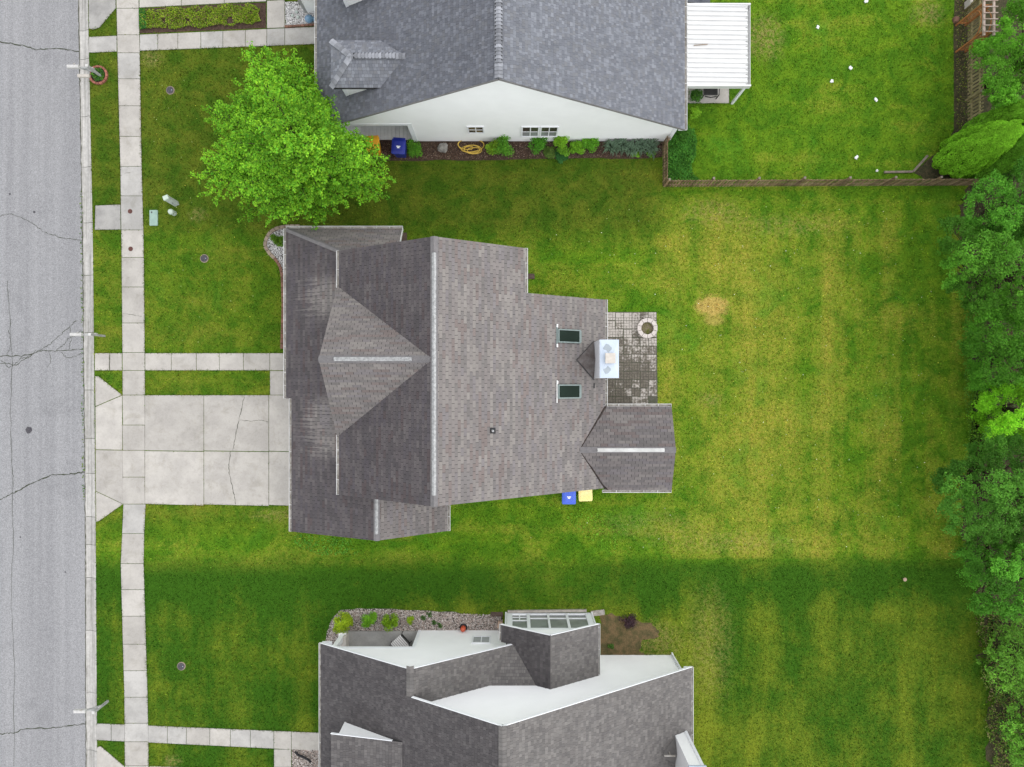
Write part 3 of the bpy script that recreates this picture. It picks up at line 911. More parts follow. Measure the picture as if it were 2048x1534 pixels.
def gutter(parent, a, b, out, z, w=.125, h=.11, hang=.6, name="gutter"):
    """open trough along a->b (plan points), out = outward horizontal direction; z = rim height"""
    a = Vector((a[0], a[1], z)); b = Vector((b[0], b[1], z)); d = (b-a).normalized(); L = (b-a).length
    out = Vector((out[0], out[1], 0)).normalized()
    zz = Vector((0,0,1)); m = MB()
    mid = (a+b)/2
    m.obox(mid+out*(w-.009)-zz*h/2, d, out, zz, L/2, .011, h/2)          # front wall
    m.obox(mid+out*.006-zz*(h/2), d, out, zz, L/2, .006, h/2-.001)        # back wall
    for e in (a, b):
        m.obox(e+out*w/2-zz*h/2, d, out, zz, .004, w/2-.003, h/2-.002)
    k = max(2, int(L/hang))
    for i in range(1, k):
        m.obox(a+d*(L*i/k)+out*w/2-zz*.012, d, out, zz, .012, w/2-.001, .005)
    o = m.build(name, M['gutter'], parent)
    t = MB(); t.obox(mid+out*w/2-zz*(h-.012), d, out, zz, L/2-.003, w/2-.012, .008)
    t.build("gutter_trough", M['gutter_in'], o)
    return o

def window(parent, P0, ud, nd, u0, u1, z0, z1, nx=1, nz=1, glassm='glass', fw=.07, split=None, upper=None):
    """framed window lying on a wall plane, set proud of the siding"""
    P0 = Vector(P0); ud = Vector(ud); nd = Vector(nd); zz = Vector((0,0,1))
    fr = MB()
    def bx(mb, ua, ub, za, zb, n0, n1):
        c = P0+ud*(ua+ub)/2+zz*(za+zb)/2+nd*(n0+n1)/2
        mb.obox(c, ud, nd, zz, (ub-ua)/2, (n1-n0)/2, (zb-za)/2)
    for (a, b, c, d) in ((u0-fw,u1+fw,z0-fw,z0),(u0-fw,u1+fw,z1,z1+fw),(u0-fw,u0,z0,z1),(u1,u1+fw,z0,z1)):
        bx(fr, a, b, c, d, .0, .055)
    f = fr.build("window", M['trim'], parent)
    cells = [(u0+(u1-u0)*i/nx, u0+(u1-u0)*(i+1)/nx) for i in range(nx)]
    for i, (a, b) in enumerate(cells):
        for j in range(nz):
            za, zb = z0+(z1-z0)*j/nz, z0+(z1-z0)*(j+1)/nz
            p = MB(); bx(p, a+.012, b-.012, za+.012, zb-.012, .01, .03)
            p.build("pane", M[upper if (upper and j == nz-1) else glassm], f)
    if nx*nz > 1:
        mu = MB()
        for i in range(1, nx): bx(mu, cells[i][0]-.022, cells[i][0]+.022, z0, z1, .012, .048)
        for j in range(1, nz):
            zc = z0+(z1-z0)*j/nz; bx(mu, u0, u1, zc-.018, zc+.018, .012, .045)
        mu.build("muntin", M['trim'], f)
    return f

# ================================================================= MIDDLE HOUSE
house = empty("house", (-3.2, 0, 0), "middle house with weathered taupe shingle roof and pale ridge vents", "house", "houses along the street")
SL = .667; RX, RZ = -3.15, 7.75
zE = lambda x, y: RZ - SL*(x-RX)
zW = lambda x, y: RZ + SL*(x-RX)
CGY, CGZ = .99, 7.70
mG = (CGZ-4.69)/3.31
zGN = lambda x, y: CGZ - mG*(y-CGY)
zGS = lambda x, y: CGZ + mG*(y-CGY)
zL = lambda x, y: 2.7 + .45*(x+10.73)
GRX = -6.03; GRZ = zL(GRX, 0); mGE = (GRZ-2.7)/2.97
zGE = lambda x, y: GRZ - mGE*(x-GRX)
zPN = lambda x, y: 2.7 + 1.0*(7.36-y)
zRN = lambda x, y: 3.57 - .44*(y+3.08)
zRS = lambda x, y: 3.57 + .44*(y+3.08)
pE = [(RX,5.94),(.57,5.94),(.57,3.98),(4.42,3.98),(4.42,-1.09),(3.12,-3.08),(4.36,-4.97),(RX,-4.97)]
pWN = [(RX,5.94),(-7.73,5.94),(-7.73,4.30),(-3.22,.99),(RX,.99)]
pWS = [(RX,.99),(-3.22,.99),(-7.73,-2.32),(-7.73,-4.97),(RX,-4.97)]
pGN = [(-3.22,.99),(-7.82,.99),(-7.82,4.36),(-7.73,4.30)]
pGS = [(-3.22,.99),(-7.73,-2.32),(-7.82,-2.38),(-7.82,.99)]
pL = [(-10.73,7.36),(-10.73,-.71),(-10.43,-.71),(-10.43,-7.0),(GRX,-7.0),(GRX,-4.7),(-7.4,-4.7),(-7.4,5.86)]
pGE = [(GRX,-4.7),(GRX,-7.0),(-3.06,-7.0),(-3.06,-4.7)]
pPN = [(-10.73,7.36),(-7.4,5.86),(-7.4,5.6),(-5.2,5.6),(-5.2,7.36)]
pRN = [(3.12,-3.08),(4.42,-1.09),(7.58,-1.09),(7.58,-3.08)]
pRS = [(3.12,-3.08),(7.58,-3.08),(7.58,-5.06),(4.42,-5.06)]

wl = MB()
cz = lambda f, d=.16: (lambda x, y: f(x, y)-d)
wl.prism([(-7.4,-4.7),(RX,-4.7),(RX,3.65),(-7.4,3.65)], -.1, cz(zW)); wl.prism([(RX+.001,-4.7),(4.1,-4.7),(4.1,3.65),(RX+.001,3.65)], -.1, cz(zE))
wl.prism([(-7.4,3.651),(RX,3.651),(RX,5.6),(-7.4,5.6)], -.1, cz(zW)); wl.prism([(RX+.001,3.651),(.25,3.651),(.25,5.6),(RX+.001,5.6)], -.1, cz(zE))
wl.prism([(-10.1,-6.65),(GRX,-6.65),(GRX,-4.701),(-10.1,-4.701)], -.1, cz(zL)); wl.prism([(GRX+.001,-6.65),(-3.35,-6.65),(-3.35,-4.701),(GRX+.001,-4.701)], -.1, cz(zGE))
wl.prism([(-10.1,-4.70),(-7.401,-4.70),(-7.401,-.9),(-10.1,-.9)], -.1, cz(zL))
wl.prism([(-9.2,-.899),(-7.401,-.899),(-7.401,5.6),(-9.2,5.6)], -.1, cz(zL))
wl.prism([(4.101,-4.75),(7.3,-4.75),(7.3,-3.08),(4.101,-3.08)], -.1, cz(zRS)); wl.prism([(4.101,-3.079),(7.3,-3.079),(7.3,-1.4),(4.101,-1.4)], -.1, cz(zRN))
# cross gable front
wl.prism([(-7.7,.99),(-4.5,.99),(-4.5,3.9),(-7.7,3.9)], 4.3, cz(zGN, .2)); wl.prism([(-7.7,.989),(-7.7,-1.92),(-4.5,-1.92),(-4.5,.989)], 4.3, cz(zGS, .2))
wl.build("wall", M['siding'], house)
gd = MB(); gd.box(-10.14, -10.101, -5.9, -1.3, .02, 2.2)
for k in range(1, 4): gd.box(-10.15, -10.139, -5.9, -1.3, .02+.545*k-.01, .02+.545*k+.01)
gd.build("garage_door", M['white'], house)
for yy in (7.0, 3.6, .2):
    pm = MB(); pm.box(-10.5, -10.38, yy-.06, yy+.06, 0, 2.6); pm.build("porch_post", M['trim'], house)
pf = MB(); pf.box(-10.45, -9.201, -.7, 7.1, -.05, .14); pf.build("porch_floor", M['concrete'], house)

roof = deck(house, "roof", [(pE,zE),(pWN,zW),(pWS,zW),(pGN,zGN),(pGS,zGS),(pL,zL),(pGE,zGE),(pPN,zPN),(pRN,zRN),(pRS,zRS)], M['deck'])
PAL_A = [(0.176,0.159,0.151),(0.196,0.178,0.167),(0.160,0.147,0.142),(0.186,0.167,0.159),(0.166,0.139,0.130),(0.209,0.191,0.177),(0.171,0.156,0.155),(0.153,0.141,0.134)]
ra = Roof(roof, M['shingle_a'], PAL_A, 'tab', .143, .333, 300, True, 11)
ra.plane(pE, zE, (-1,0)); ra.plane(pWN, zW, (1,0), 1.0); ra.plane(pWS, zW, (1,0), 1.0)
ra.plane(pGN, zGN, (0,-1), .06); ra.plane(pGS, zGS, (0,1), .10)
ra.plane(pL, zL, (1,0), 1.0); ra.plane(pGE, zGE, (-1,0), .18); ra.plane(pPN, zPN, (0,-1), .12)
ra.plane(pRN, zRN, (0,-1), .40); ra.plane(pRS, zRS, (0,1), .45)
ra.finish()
# plain caps and galvanised vents on the ridges
def ridge_cap(parent, a, b, w, slope_z, mat, name, th=.02):
    """folded strip over a ridge a->b"""
    a = Vector(a); b = Vector(b); d = (b-a).normalized(); s = Vector((-d.y, d.x, 0)).normalized()
    m = MB(); up = Vector((0,0,1))
    P = []
    for e in (a, b):
        P += [e+s*w-up*(w*slope_z-th), e+up*(th*1.25), e-s*w-up*(w*slope_z-th), e-s*w-up*(w*slope_z+.004), e-up*.0, e+s*w-up*(w*slope_z+.004)]
    f = [(0,1,7,6),(1,2,8,7),(2,3,9,8),(3,4,10,9),(4,5,11,10),(5,0,6,11),(5,4,3,2,1,0),(6,7,8,9,10,11)]
    m.add(P, f)
    return m.build(name, mat, parent)
M['cap_a'] = pmat("taupe_cap_shingle", (.165,.155,.155), (.135,.128,.13), 5, .92, .3, 40)
ridge_cap(roof, (RX,5.95,RZ+.012), (RX,-4.98,RZ+.012), .15, SL, M['cap_a'], "ridge_cap")
ridge_cap(roof, (-7.84,CGY,CGZ+.012), (-3.3,CGY,CGZ+.012), .15, mG, M['cap_a'], "ridge_cap")
ridge_cap(roof, (GRX,-4.75,GRZ+.012), (GRX,-7.01,GRZ+.012), .14, .55, M['cap_a'], "ridge_cap")
ridge_cap(roof, (3.15,-3.08,3.582), (7.59,-3.08,3.582), .14, .44, M['cap_a'], "ridge_cap")
hd = Vector((-7.4+10.73, 5.86-7.36, zL(-7.4,0)-2.7))
# hip over the porch corner
hm = MB(); A = Vector((-10.73,7.36,2.7)); B = A+hd
s1 = Vector((0,-1,0)); s2 = Vector((1,0,0))
for (e, q) in ((A, .02), (B, 0)): pass
wv = .17
def on(f, x, y, l=.028): return Vector((x, y, f(x, y)+l))
P = [on(zL, A.x, A.y-wv*.9), A+Vector((0,0,.045)), on(zPN, A.x+wv*1.6, A.y), on(zPN, B.x+wv*.6, B.y), B+Vector((0,0,.045)), on(zL, B.x, B.y-wv*.9)]
hm.add(P, [(0,1,4,5)[::-1],(1,2,3,4)[::-1]])
hm.build("hip_cap", M['cap_a'], roof)
def vent(parent, a, b, w, z, name="ridge_vent", mat='ridge_vent', h=.05):
    a = Vector((a[0],a[1],z)); b = Vector((b[0],b[1],z)); d = (b-a).normalized(); s = Vector((-d.y,d.x,0))
    m = MB(); P = []
    for e in (a, b):
        P += [e+s*w-Vector((0,0,.09)), e+s*w-Vector((0,0,.035)), e+Vector((0,0,h)), e-s*w-Vector((0,0,.035)), e-s*w-Vector((0,0,.09))]
    m.add(P, [(0,1,6,5)[::-1],(1,2,7,6)[::-1],(2,3,8,7)[::-1],(3,4,9,8)[::-1],(0,1,2,3,4),(5,6,7,8,9)[::-1]])
    return m.build(name, M[mat], parent)
vent(roof, (RX,5.28), (RX,-4.52), .088, RZ+.04)
vent(roof, (-7.2,CGY), (-4.05,CGY), .082, CGZ+.05)
vent(roof, (GRX,-5.15), (GRX,-6.7), .075, GRZ+.045)
vent(roof, (3.95,-3.08), (7.05,-3.08), .085, 3.625, mat='gutter')
# gutters
gutter(roof, (-10.73,7.36), (-10.73,-.71), (-1,0), 2.70)
gutter(roof, (-10.73,7.36), (-5.2,7.36), (0,1), 2.70)
gutter(roof, (-10.43,-.71), (-10.43,-7.0), (-1,0), 2.83)
gutter(roof, (-7.73,5.94), (-7.73,4.28), (-1,0), 4.68)
gutter(roof, (-7.73,-2.30), (-7.73,-4.97), (-1,0), 4.68)
gutter(roof, (.57,5.94), (.57,3.98), (1,0), 5.26)
gutter(roof, (4.42,3.98), (4.42,-1.09), (1,0), 2.69)
gutter(roof, (4.45,-1.09), (7.58,-1.09), (0,1), 2.68)
gutter(roof, (4.3,-5.06), (7.58,-5.06), (0,-1), 2.68)
gutter(roof, (-3.06,-7.0), (-3.06,-4.95), (1,0), 2.69)
rk = MB(); rk.bar((-5.19,7.36,2.66), (-5.19,5.98,4.04), .03, .14); rk.build("rake_board", M['gutter'], roof)
# dirt dams in valleys of the rear wing
vm = MB()
for (yy, sgn) in ((-1.09, 1), (-5.0, -1)):
    a = Vector((3.2, -3.08+.12*sgn, 3.57)); b = Vector((4.40, yy, 2.75))
    steps = 16; P = []
    r = random.Random(5+sgn)
    for i in range(steps+1):
        t = i/steps; c = a.lerp(b, t); c.z = zE(c.x, c.y)+.026
        w = .03+.13*t*r.uniform(.4,1.4)
        q = c+Vector((w*.9, .35*w*sgn, 0)); q.z = max(zE(q.x,q.y), (zRN if sgn > 0 else zRS)(q.x,q.y))+.028
        P += [c+Vector((-.02,0,.004)), q]
    fs = [(2*i,2*i+1,2*i+3,2*i+2) for i in range(steps)]
    if sgn > 0: fs = [f[::-1] for f in fs]
    vm2 = MB(); vm2.add(P, fs); vm2.build("valley_debris", M['valley'], roof)
# skylights
def on_plane(px, py, a, b, c=0.0):
    kx, ky = (px-1024)/F, (767-py)/F
    q = b*kx + c*ky
    z = (a+q*H)/(1+q); d = H-z
    return Vector((kx*d, ky*d, z))
aE = RZ+SL*RX
nE = Vector((SL,0,1)).normalized(); vE = Vector((-1,0,SL)).normalized(); uE = Vector((0,1,0))
def skylight(py0, py1, flash_top):
    a = on_plane(1114, (py0+py1)/2, aE, -SL); b = on_plane(1159, (py0+py1)/2, aE, -SL)
    c = (a+b)/2; hl = (b-a).length/2; hw = (py1-py0)*(H-c.z)/F/2
    f = MB(); t = .055
    for s_ in (-1, 1):
        f.obox(c+uE*s_*(hw-t/2)+nE*.06, vE, uE, nE, hl, t/2, .055)
        f.obox(c+vE*s_*(hl-t/2)+nE*.06, vE, uE, nE, t/2+(.03 if s_ < 0 else 0), hw-t, .055)
    fr = f.build("skylight", M['sky_frame'], house)
    p = MB(); p.obox(c+nE*.075, vE, uE, nE, hl-t, hw-t, .008); p.build("pane", M['glass_dark'], fr)
    fl = MB(); fl.obox(c+vE*(hl+.035)+nE*.045, vE, uE, nE, .03, hw+.19, .012); fl.build("flashing", M['gutter'] if flash_top else M['sky_frame'], fr)
    if not flash_top:
        for s_ in (-1, 1):
            q = MB(); q.obox(c+vE*(hl+.035)+uE*s_*(hw+.14)+nE*.07, vE, uE, nE, .035, .07, .012); q.build("flashing", M['white'], fr)
    else:
        q = MB(); q.obox(c+vE*(hl+.03)+uE*(hw+.10)+nE*.075, vE, uE, nE, .035, .06, .012); q.build("flashing", M['white'], fr)
skylight(659, 686, False)
skylight(769, 797, True)
# plumbing vent
p = on_plane(985, 861, aE, -SL)
q = MB(); q.obox(p+nE*.03, vE, uE, nE, .13, .12, .012); vb = q.build("roof_vent", M['black'], house)
q = MB(); q.tube([p+nE*.02-vE*(-.03), p+Vector((.03,0,.30))], [.05,.05], 10); q.build("vent_pipe", M['ridge_vent'], vb)
# chimney chase
cx0, cx1, cy0, cy1, cz1 = 3.87, 4.70, .24, 1.93, 5.2
q = MB(); q.box(cx0+.03, cx1-.03, cy0+.03, cy1-.03, -.05, cz1-.10); ch = q.build("chimney", M['siding'], house)
q = MB(); q.box(cx0-.02, cx0+.012, cy0, cy1, 3.0, cz1-.11); q.build("chimney_face", M['trim'], ch)
q = MB()
zt = cz1
q.add([(cx0,cy0,zt-.11),(cx1,cy0,zt-.11),(cx1,cy1,zt-.11),(cx0,cy1,zt-.11),(cx0,cy0,zt),(cx1,cy0,zt),(cx1,cy1,zt),(cx0,cy1,zt),
       (4.17,.98,zt+.05),(4.42,.98,zt+.05),(4.42,1.23,zt+.05),(4.17,1.23,zt+.05)],
      [(0,1,5,4),(1,2,6,5),(2,3,7,6),(3,0,4,7),(4,5,9,8),(5,6,10,9),(6,7,11,10),(7,4,8,11),(8,9,10,11),(0,3,2,1)])
cc = q.build("chimney_cap", M['cap_metal'], ch)
def blob(cx, cy, rx, ry, seed, z):
    r = random.Random(seed); ph = [r.uniform(0,6.28) for _ in range(3)]
    return [(cx+rx*math.cos(t)*(1+.25*math.sin(2*t+ph[0])+.12*math.sin(3*t+ph[1])), cy+ry*math.sin(t)*(1+.25*math.sin(2*t+ph[1])+.1*math.sin(5*t+ph[2]))) for t in [k*2*math.pi/28 for k in range(28)]]
q = MB(); pts = blob(4.20, 1.57, .15, .16, 3, 0)
def ztop(x, y):
    t = min(1, max(0, (cy1-y)/(cy1-1.23))) if y > 1.1 else min(1, max(0, (y-cy0)/(.98-cy0)))
    return zt+.05*t+.006
q.add([(x,y,ztop(x,y)) for x, y in pts], [tuple(range(len(pts)))]); q.build("wet_patch", M['cap_wet'], cc)
q = MB(); pts = blob(4.18, .58, .13, .15, 8, 0); q.add([(x,y,ztop(x,y)) for x, y in pts], [tuple(range(len(pts)))]); q.build("wet_patch", M['cap_wet'], cc)
q = MB(); q.box(4.18, 4.41, .99, 1.22, zt+.04, zt+.20); q.build("flue", M['gutter_in'], ch)
q = MB(); q.box(4.07, 4.52, .88, 1.33, zt+.20, zt+.26); q.build("flue_cap", M['flue'], ch, bevel=.012)
# saddle behind the chimney
q = MB(); sm = 1.09
a = on(zE, 2.98, sm, .03); b0 = Vector((cx0-.03, sm, zE(cx0,0)+.56)); c0 = on(zE, cx0-.03, cy0-.05, .03); d0 = on(zE, cx0-.03, cy1+.05, .03)
q.add([a, b0, c0, d0], [(0,2,1),(0,1,3),(1,2,3),(0,3,2)])
q.build("chimney_saddle", M['cricket'], house)
q = MB(); 
q.bar(a+Vector((0,0,.012)), c0+Vector((0,-.02,.012)), .05, .02); q.bar(a+Vector((0,0,.012)), d0+Vector((0,.02,.012)), .03, .02)
q.build("saddle_flashing", M['black_metal'], house)
q = MB(); q.obox(on(zE, 3.86, -.10, .03), vE, uE, nE, .04, .12, .008); q.build("flashing", M['black_metal'], house)
# downspouts with brown splash blocks
def splash(px, py, lx, ly, label):
    c = W(px, py); q = MB(); q.box(c.x-lx/2, c.x+lx/2, c.y-ly/2, c.y+ly/2, 0, .06)
    q.box(c.x-lx/2, c.x+lx/2, c.y-ly/2, c.y-ly/2+.05, .06, .10); q.box(c.x-lx/2, c.x+lx/2, c.y+ly/2-.05, c.y+ly/2, .06, .10)
    q.box(c.x-lx/2, c.x-lx/2+.05, c.y-ly/2+.05, c.y+ly/2-.05, .06, .10)
    return q.build("splash_block", M['splash'], label=label, cat="splash block", group="brown splash blocks", bevel=.01)
splash(1057, 553, .62, .26, "brown splash block sticking out below the middle house's short back gutter")
splash(809, 478, .26, .62, "brown splash block below the middle house's porch gutter end")

# ================================================================= NORTHERN HOUSE
hN = empty("house", (-.5, 19, 0), "northern house with blue-grey laminated shingles and tall white gable wall", "house", "houses along the street")
NX, NZ, NS = -.53, 8.28, .644
zNE = lambda x, y: NZ - NS*(x-NX)
zNW = lambda x, y: NZ + NS*(x-NX)
NY0, NY1 = 12.09, 26.0
pNE = [(NX,NY0),(8.22,NY0),(8.22,NY1),(NX,NY1)]
pNW = [(NX,NY0),(NX,NY1),(-9.28,NY1),(-9.28,NY0)]
wl = MB()
wl.prism([(NX,12.44),(8.02,12.44),(8.02,25.6),(NX,25.6)], -.1, cz(zNE, .14)); wl.prism([(-4.95,12.44),(NX-.001,12.44),(NX-.001,25.6),(-4.95,25.6)], -.1, cz(zNW, .14))
wl.prism([(-9.0,12.44),(-4.951,12.44),(-4.951,12.56),(-9.0,12.56)], 2.32, cz(zNW, .14))
wl.prism([(-9.0,15.6),(-4.951,15.6),(-4.951,25.6),(-9.0,25.6)], -.1, cz(zNW, .14))
wl.build("wall", M['siding'], hN)
gp = [(0,-.1),(12.97,-.1),(12.97,zNE(8.02,0)-.10),(-.53+4.95,NZ-.10),(0,zNW(-4.95,0)-.10)]
siding(hN, (-4.95,12.44,0), (1,0,0), (0,-1,0), gp)
gp = [(0,2.50),(4.05,2.50),(4.05,zNW(-4.951,0)-.10),(0,zNW(-9.0,0)-.10)]
siding(hN, (-9.0,12.44,0), (1,0,0), (0,-1,0), gp)
q = MB(); q.box(-9.0, -4.80, 12.395, 12.44, 2.30, 2.50); q.build("porch_header", M['trim'], hN)
q = MB(); q.box(-5.03, -4.81, 12.39, 12.425, 0, 2.298); q.build("corner_board", M['trim'], hN)
q = MB(); q.box(7.88, 8.06, 12.39, 12.425, 0, 2.55); q.build("corner_board", M['trim'], hN)
q = MB(); q.box(-9.05, -8.87, 12.42, 12.6, 0, 2.3); q.build("porch_post", M['trim'], hN)
pf = MB(); pf.box(-9.1, -4.951, 12.5, 15.6, -.05, .10); pf = pf.build("porch_floor", M['concrete_old'], hN)
x = -9.08; k = 0
while x < -5.0:
    q = MB(); q.box(x+.006, min(x+.19, -4.96), 12.46, 15.58, .10, .145); q.build("board", M['deckboard'], pf); x += .196
# dark upright panel in the porch, beyond the corner
q = MB(); q.box(-5.75, -5.70, 13.3, 14.2, .15, 2.2); q.build("door", M['black'], hN)
window(hN, (0,12.425,0), (1,0,0), (0,-1,0), -2.12, -1.42, 1.35, 2.12, 2, 2, 'glass_deep')
window(hN, (0,12.425,0), (1,0,0), (0,-1,0), .52, 1.28, .85, 2.10, 2, 2, 'glass', upper='glass_deep')
window(hN, (0,12.425,0), (1,0,0), (0,-1,0), 1.44, 2.20, .85, 2.10, 2, 2, 'glass', upper='glass_deep')
rN = deck(hN, "roof", [(pNE,zNE),(pNW,zNW)], M['deck'])
PAL_B = [(0.143,0.149,0.168),(0.159,0.166,0.186),(0.177,0.185,0.206),(0.134,0.140,0.157),(0.152,0.157,0.172),(0.193,0.201,0.223),(0.138,0.142,0.158),(0.154,0.157,0.168)]
rb = Roof(rN, M['shingle_b'], PAL_B, 'lam', .143, .2, 300, True, 21)
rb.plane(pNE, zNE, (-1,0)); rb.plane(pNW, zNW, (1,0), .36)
rb.finish()
for (a, b, nm) in (((NX,NY0+.01,NZ-.02),(8.22,NY0+.01,zNE(8.22,0)-.02),1), ((NX,NY0+.01,NZ-.02),(-9.28,NY0+.01,zNW(-9.28,0)-.02),1)):
    q = MB(); q.bar(Vector(a)-Vector((0,.012,.06)), Vector(b)-Vector((0,.012,.06)), .02, .13); q.build("rake_board", M['fascia_grey'], rN)
gutter(rN, (8.22,NY0), (8.22,NY1), (1,0), 2.62, hang=.72)
gutter(rN, (-9.28,NY0), (-9.28,NY1), (-1,0), 2.62, hang=.72)
q = MB(); q.box(7.95, 8.22, 12.1, 12.42, 2.45, 2.60); q.build("soffit_return", M['white'], hN)
# overlapping ridge caps on a raised vent
yy = NY0+.02
i = 0
vb = MB(); vb.box(NX-.15, NX+.15, 12.75, NY1, NZ-.06, NZ+.045); vb.build("ridge_vent", M['black'], rN)
while yy < 20.6:
    lifted = yy > 12.70
    c = NZ + (.075 if lifted else .03)
    w = .165
    m = MB(); y1 = yy+.148
    up0, up1 = .036, .004
    P = []
    for (y_, l) in ((yy, up0), (y1+.03, up1)):
        P += [(NX-w,y_,c-w*.42+l),(NX,y_,c+l),(NX+w,y_,c-w*.42+l)]
    lo = [(p[0],p[1],p[2]-.02) for p in P]
    m.add(P+lo, [(0,1,4,3),(1,2,5,4),(0,6,7,1),(1,7,8,2),(0,3,9,6),(2,8,11,5)])
    m.build("ridge_cap_shingle", M['cap_new'], rN)
    yy += .148; i += 1
# hipped roof dormers
def dormer(dy, full):
    ym = 14.2+dy; hw = 1.05; ze = 4.85; zr = 5.65; xw = -8.05
    dd = sub_empty("dormer", hN)
    sl = (zr-ze)/hw
    fW = lambda x, y: ze+sl*(x-xw); fN = lambda x, y: zr-sl*(y-ym); fS = lambda x, y: zr+sl*(y-ym)
    xr = NX-(NZ-zr)/NS; xe = NX-(NZ-ze)/NS
    pw = [(xw,ym-hw),(xw+hw,ym),(xw,ym+hw)]
    pn = [(xw,ym+hw),(xw+hw,ym),(xr,ym),(xe,ym+hw)]
    ps = [(xw,ym-hw),(xe,ym-hw),(xr,ym),(xw+hw,ym)]
    d = deck(dd, "dormer_roof", [(pw,fW),(pn,fN),(ps,fS)], M['deck'], .16)
    r_ = Roof(dd, M['shingle_b'], [tuple(c*1.15 for c in q) for q in PAL_B], 'lam', .143, .2, 0, False, 31)
    r_.plane(pw, fW, (1,0), .001); r_.plane(pn, fN, (0,-1), .001); r_.plane(ps, fS, (0,1), .001); r_.finish()
    # cheeks and front
    q = MB(); y0 = ym-hw+.10; y1 = ym+hw-.10; xf = -7.60
    for yc0, yc1 in ((y0, y0+.08), (y1-.08, y1)):
        q.add([(xf,yc0,zNW(xf,0)-.05),(xf,yc1,zNW(xf,0)-.05),(xf,yc1,ze+.02),(xf,yc0,ze+.02),(xe-.1,yc0,ze+.02),(xe-.1,yc1,ze+.02)],
              [(0,3,4),(1,5,2),(0,1,2,3),(3,2,5,4),(0,4,5,1)])
    q.build("dormer_cheek", M['siding'], dd)
    q = MB(); q.box(xf-.03, xf+.03, y0, y1, zNW(xf,0)-.1, ze+.02); q.build("dormer_front", M['siding'], dd)
    q = MB()
    for yc in (y0-.022, y1): q.box(xf-.04, xf+.10, yc, yc+.022, zNW(xf,0)-.05, ze-.06)
    q.build("corner_board", M['trim'], dd)
    if not full: return
    w = .13; x = xw+hw+.02; k = 0
    vbx = MB(); vbx.box(xw+hw+.12, xr-.45, ym-.12, ym+.12, zr-.05, zr+.04); vbx.build("ridge_vent", M['black'], dd)
    while x < xr-.05:
        c = zr+(.075 if xw+hw+.1 < x < xr-.55 else .03)
        m = MB(); P = []
        for (x_, l) in ((x,.002),(x+.145,.034)):
            P += [(x_,ym-w,c-w*.45+l),(x_,ym,c+l),(x_,ym+w,c-w*.45+l)]
        lo = [(p[0],p[1],p[2]-.02) for p in P]
        m.add(P+lo, [(0,3,4,1),(1,4,5,2),(0,1,7,6),(1,2,8,7),(3,9,10,4),(4,10,11,5),(0,6,9,3),(2,5,11,8)])
        m.build("ridge_cap_shingle", M['cap_new'], dd); x += .148
    for sg in (-1, 1):
        for k in range(8):
            t0, t1 = k/8, (k+1)/8+.03
            m = MB(); P = []
            for t, l in ((t0,.055),(t1,.022)):
                c = Vector((xw+hw*t, ym+sg*hw*(1-t), ze+(zr-ze)*t+.012+l))
                s_ = Vector((1,sg,0)).normalized()
                s_ = Vector((1, sg*1.0, 0)).normalized()
                tang = Vector((1, sg, 0)).normalized()
                P += [c+tang*.13-Vector((0,0,.05)), c, c-tang*.13-Vector((0,0,.05))]
            lo = [p-Vector((0,0,.02)) for p in P]
            m.add(P+lo, [(0,1,4,3),(1,2,5,4),(0,6,7,1),(1,7,8,2),(0,3,9,6),(2,8,11,5)])
            m.build("ridge_cap_shingle", M['cap_new'], dd)
dormer(0.0, True)
dormer(4.1, False)
# garage wing in the north-west (only its corner is in view)
q = MB(); q.box(-10.57, -8.9, 19.03, 26, -.1, 2.55); q.build("garage_wall", M['siding'], hN)
siding(hN, (-10.57,19.03,0), (1,0,0), (0,-1,0), [(0,0),(1.6,0),(1.6,2.5),(0,2.5)])
q = MB(); q.box(-10.62, -10.49, 18.985, 19.02, 0, 2.5); q.build("corner_board", M['grey_post'], hN)
q = MB(); q.box(-10.9, -9.42, 18.75, 26.2, 2.56, 2.72); q.build("garage_roof", M['shingle_b'], hN)
# rear bump-out roof by the patio cover
zB = lambda x, y: 2.35-.25*(x-8.2)
q = deck(hN, "lean_to_roof", [([(8.36,18.35),(9.6,18.35),(9.6,21),(8.36,21)], zB)], M['deck'], .08)
Rb2 = Roof(q, M['shingle_b'], [(.09,.095,.11),(.11,.115,.13)], 'tab', .143, .333, 0, False, 4); Rb2.plane([(8.36,18.35),(9.6,18.35),(9.6,21),(8.36,21)], zB, (-1,0), .001); Rb2.finish()
q = MB(); q.box(8.04, 9.4, 18.6, 20.8, -.05, 2.0); q.build("bump_out_wall", M['siding'], hN)
block([(-9.2,12.4),(8.2,12.4),(8.2,26),(-9.2,26)]); block([(-11,19),(-9,19),(-9,26),(-11,26)])
block([(-10.2,-6.7),(-3.3,-6.7),(-3.3,-4.7),(4.1,-4.75),(7.3,-4.75),(7.3,-1.4),(4.1,-1.4),(4.1,3.65),(.25,3.65),(.25,5.6),(-7.4,5.6),(-10.45,7.1)])

